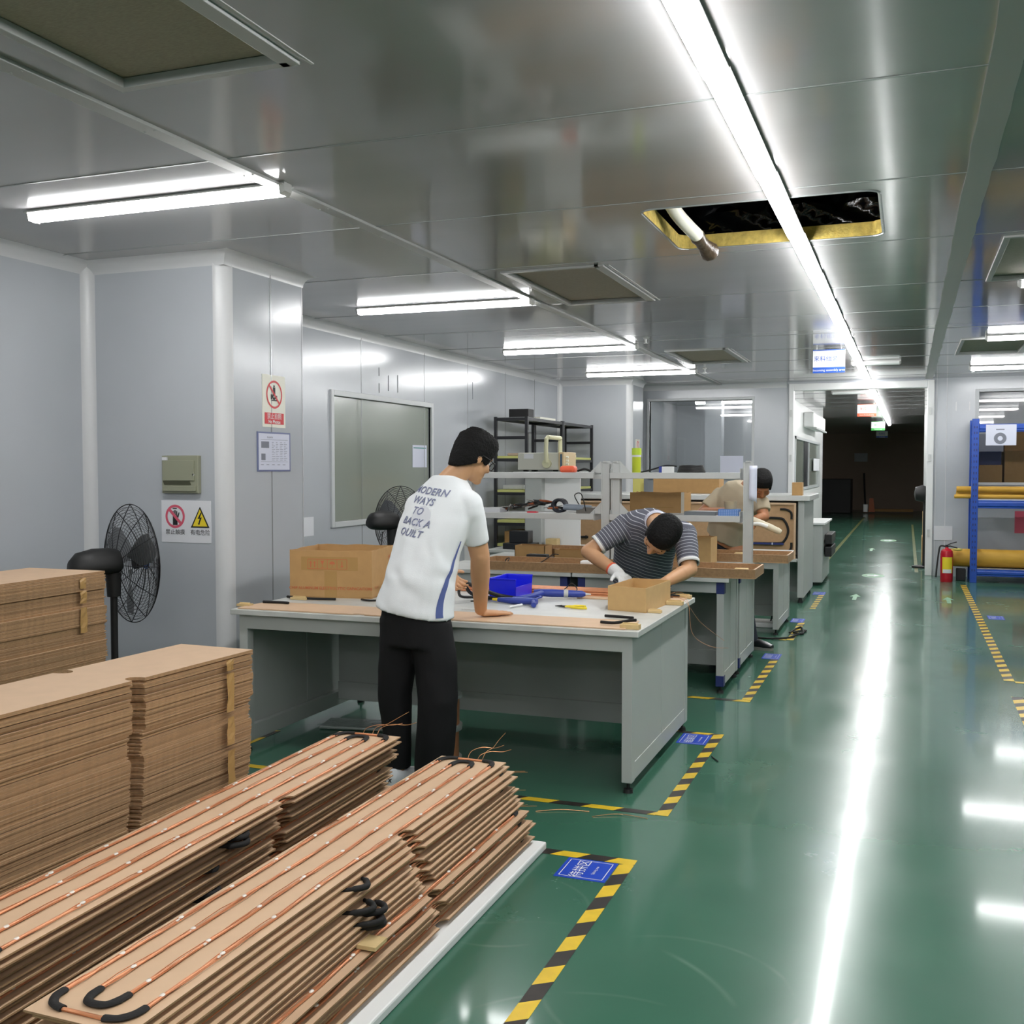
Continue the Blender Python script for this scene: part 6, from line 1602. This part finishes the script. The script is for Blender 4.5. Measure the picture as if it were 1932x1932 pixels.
for s in (-1, 1):
    hx = V((-1.60, 6.64, .78)) + V((1, 0, 0)) * s * .085; kn = V((-1.61 + s * .1, 6.60, .45)); an = V((-1.61 + s * .11, 6.66, .08))
    b.cap(hx, kn, .085, .055, 10); b.cap(kn, an, .055, .036, 10); b.cap(an - Z3 * .03, an + V((0, -.15, -.045)), .034, .022, 8)
fuse(b, 'body', M['skin'], p2, .0052, 4)
hair('hair', c, hf, hu, hr, p2, M['hair'], 4, .004, 0, 0, 1.12, .066)
eyes(c, hf * 1.12, hu * 1.12, hr * 1.12, p2, True)
b = MB()
b.loft([((-1.60, 6.645, .765), lt * .195, dp * .145), ((-1.59, 6.61, .88), lt * .19, dp * .138), ((-1.545, 6.5, 1.02), lt * .198, dp * .132), ((-1.49, 6.38, 1.12), lt * .208, dp * .12), ((-1.455, 6.31, 1.175), lt * .165, dp * .098), ((-1.435, 6.275, 1.205), lt * .085, dp * .075)], 28, 2.2)
cuts = []
for (s, e, w), f in ((AR, .72), (AL, .82)):
    q = s + (e - s) * f; cuts.append((s, q))
    b.cone(s - (e - s) * .1, q, .076, .064, 20); b.cap(V((-1.45, 6.31, 1.15)), s, .07, .074, 10); b.ell(s, (.08, 0, 0), (0, .08, 0), (0, 0, .075), 10)
sm = attr_mat('striped_cloth', [(0, '#585a65'), (.72, '#c3c5cc'), (.86, '#585a65')], .85, (200, .08))
def band2(p):
    best = None
    for s, q in cuts:
        d = q - s; t = (p - s).dot(d) / d.length_squared
        dist = (p - (s + d * max(0, min(1, t)))).length
        if t > .02 and dist < .1: best = t * d.length / .021
    if best is not None: return best + 50
    return (p - V((-1.60, 6.64, .76))).dot((up + V((0, .55, -.1))).normalized()) / .023 + 50 + .22 * math.sin((p - V((-1.5, 6.4, 1.1))).dot(lt) * 45) * (1 if p.z > 1 else .3)
shirt, T2 = fuse(b, 'polo_shirt', sm, p2, .007, 5, folds(.006, (10, 10, 8), 5), band2)
for (s, q), r in zip(cuts, (.066, .066)):
    d = (q - s).normalized(); MB().cone(q - d * .012, q + d * .008, r, r * .97, 24, cap=False).build('cuff', M['foam'], p2, smooth=60, fix=False).modifiers.new('t', 'SOLIDIFY').thickness = .004
n_ = (c - hu * .07 - hf * .022 - V((-1.43, 6.27, 1.185))).normalized(); q = V((-1.43, 6.27, 1.185))
b = MB(); b.cone(q + n_ * .015, q + n_ * .042, .072, .066, 28, cap=False); b.build('collar', M['lilac'], p2, smooth=50, fix=False).modifiers.new('t', 'SOLIDIFY').thickness = .003
# chest badge
dm2 = bpy.data.meshes.new('d2'); pv = [(.026 * math.cos(2 * PI * i / 20) * 1.3, .016 * math.sin(2 * PI * i / 20), 0) for i in range(20)]; dm2.from_pydata([(0, 0, 0)] + pv, [], [(0, i + 1, (i + 1) % 20 + 1) for i in range(20)])
dm3 = bpy.data.meshes.new('d3'); pv = [(.02 * math.cos(2 * PI * i / 20), .007 * math.sin(2 * PI * i / 20), 0) for i in range(20)]; dm3.from_pydata([(0, 0, 0)] + pv, [], [(0, i + 1, (i + 1) % 20 + 1) for i in range(20)])
dd = V((0, 1, -.15)).normalized()
for me, lf, m_, nm in ((dm2, .003, M['ink'], 'badge'), (dm3, .0045, M['paper'], 'badge_mark')):
    project([(me, plane_mtx((-1.335, 6.1, .965), (1, 0, .15), (-.1, 0, 1)))], T2, dd, lf).build(nm, m_, p2, fix=False)
b = MB(); hand(b, AR[2], (.55, -.75, -.15), (.3, .1, 1), (-.8, -.5, .1), .45, .1, 1.03, 1.16); b.cap(AR[2] + (AR[1] - AR[2]) * .2, AR[2], .04, .036, 10)
fuse(b, 'glove', cloth('white_glove', '#d9dad8', .9, (150, .3)), p2, .005, 3)
d = (AR[1] - AR[2]).normalized(); q = AR[2] + (AR[1] - AR[2]) * .22
MB().cone(q - d * .006, q + d * .008, .041, .041, 20).build('glove_band', M['orange'], p2, smooth=40)
b = MB(); b.loft([((-1.60, 6.64, .83), lt * .16, V((0, .12, 0))), ((-1.60, 6.65, .70), V((.17, 0, 0)), V((0, .125, 0)))], 20)
for s in (-1, 1): b.loft([((-1.60 + s * .085, 6.645, .76), (.095, 0, 0), (0, .1, 0)), ((-1.61 + s * .1, 6.60, .45), (.075, 0, 0), (0, .075, 0)), ((-1.61 + s * .11, 6.66, .05), (.065, 0, 0), (0, .065, 0))], 16)
fuse(b, 'trousers', cloth('navy_cloth', '#1b1c28'), p2, .009, 6, folds(.005, (7, 7, 5), 9))
for s in (-1, 1): shoe('shoe', (-1.61 + s * .11, 6.72, 0), (-1.61 + s * .12, 6.45, 0), p2, M['black'], M['rubber'])

# ---- man in the tan T-shirt
p3 = thing('person', 'person in a tan T-shirt behind the second-row benches, head bowed, holding a pale foam sleeve', 'person', (-1.38, 9.08, 0))
up = V((.19, -.14, .45)).normalized(); lt = V((.92, -.36, -.12)).normalized(); lt = (lt - up * lt.dot(up)).normalized(); dp = lt.cross(up)
b = MB()
c, hf, hu, hr = head(b, (-1.128, 8.86, 1.375), (.22, -.6, -.72), (.2, -.6, .75), (-1.255, 8.95, 1.35))
S3 = [((-1.45, 9.10, .86), .15, .115), ((-1.42, 9.08, 1.05), .15, .11), ((-1.34, 9.01, 1.22), .17, .105), ((-1.275, 8.965, 1.34), .12, .08)]
b.loft([(q, lt * a, dp * d) for q, a, d in S3], 20)
AR = (V((-1.49, 9.06, 1.27)), V((-1.645, 8.99, 1.12)), V((-1.40, 8.80, 1.145))); AL = (V((-1.14, 8.92, 1.21)), V((-1.105, 8.86, 1.10)), V((-1.16, 8.72, 1.085)))
for s, e, w in (AR, AL):
    b.cap(s, e, .053, .044, 10); b.cap(e, e + (w - e) * .35, .043, .043, 10); b.cap(e + (w - e) * .3, w, .043, .03, 10)
hand(b, AR[2], (.93, -.35, -.05), (0, .1, 1), (-.35, -.93, 0), .6, .08)
hand(b, AL[2], (-.2, -.75, -.5), (.7, -.3, .6), (-.6, .0, .75), .7, .08)
for s, an in ((-1, V((-1.52, 9.1, .08))), (1, V((-1.20, 8.86, .08)))):
    hx = V((-1.45, 9.1, .86)) + lt * s * .085; kn = (hx + an) / 2 + V((0, -.05, 0))
    b.cap(hx, kn, .085, .055, 10); b.cap(kn, an, .055, .036, 10); b.cap(an - Z3 * .03, an + V((.12, -.06, -.045)), .034, .022, 8)
fuse(b, 'body', mat('skin_tanned', '#a8704c', .5), p3, .006, 4)
hair('hair', c, hf, hu, hr, p3, M['hair'], 7, .002, fr=.052)
eyes(c, hf, hu, hr, p3, True)
b = MB()
b.loft([((-1.46, 9.11, .90), lt * .178, dp * .14), ((-1.42, 9.08, 1.05), lt * .18, dp * .135), ((-1.345, 9.015, 1.22), lt * .205, dp * .125), ((-1.29, 8.975, 1.32), lt * .165, dp * .1), ((-1.262, 8.955, 1.365), lt * .085, dp * .075)], 26, 2.2)
for (s, e, w), f in ((AR, .72), (AL, .6)):
    q = s + (e - s) * f; b.cone(s - (e - s) * .1, q, .078, .068, 20); b.ell(s, (.076, 0, 0), (0, .076, 0), (0, 0, .074), 10)
fuse(b, 't_shirt', cloth('tan_tee', '#b3a68f'), p3, .008, 5, folds(.007, (9, 9, 6), 2))
b = MB(); b.loft([((-1.455, 9.1, .95), lt * .15, dp * .115), ((-1.45, 9.1, .80), lt * .165, V((0, .12, 0)))], 20)
for s, an in ((-1, V((-1.52, 9.1, .05))), (1, V((-1.20, 8.86, .06)))):
    hx = V((-1.45, 9.1, .84)) + lt * s * .085; kn = (hx + an) / 2 + V((0, -.05, .03))
    b.loft([(hx, (.095, 0, 0), (0, .1, 0)), (kn, (.075, 0, 0), (0, .078, 0)), (an, (.064, 0, 0), (0, .064, 0))], 16)
fuse(b, 'trousers', cloth('dark_jeans', '#2b2e38'), p3, .009, 6, folds(.005, (7, 7, 5), 12))
shoe('shoe', (-1.24, 8.88, 0), (-1.02, 8.80, 0), p3, M['blackmet'], mat('grey_sole', '#8d8a84', .7)); shoe('shoe', (-1.56, 9.14, 0), (-1.42, 8.95, 0), p3, M['blackmet'], M['black'])
# foam sleeve in his hands
t = thing('foam_sleeve', 'pale foam sleeve held by the person in the tan T-shirt', 'sleeve', (-1.1, 8.7, 1.04))
MB().tube(bez([(-1.34, 8.76, 1.115), (-1.22, 8.71, 1.10), (-1.12, 8.69, 1.06), (-1.0, 8.68, 1.01), (-.945, 8.68, .985)], 6), [.012] * 8 + [.02, .024, .026, .026, .027, .028, .026, .027, .028, .027, .025, .024, .026, .024, .022, .02, .016], 10).build('sleeve', mat('sleeve_cream', '#d6cdb6', .8, bump=(40, .4)), t, smooth=60)
MB().tube(bez([(-1.36, 8.74, 1.08), (-1.2, 8.67, 1.05), (-1.12, 8.66, 1.05), (-1.05, 8.66, 1.03)], 6), .016, 8).build('sleeve_end', M['foam'], t, smooth=60)
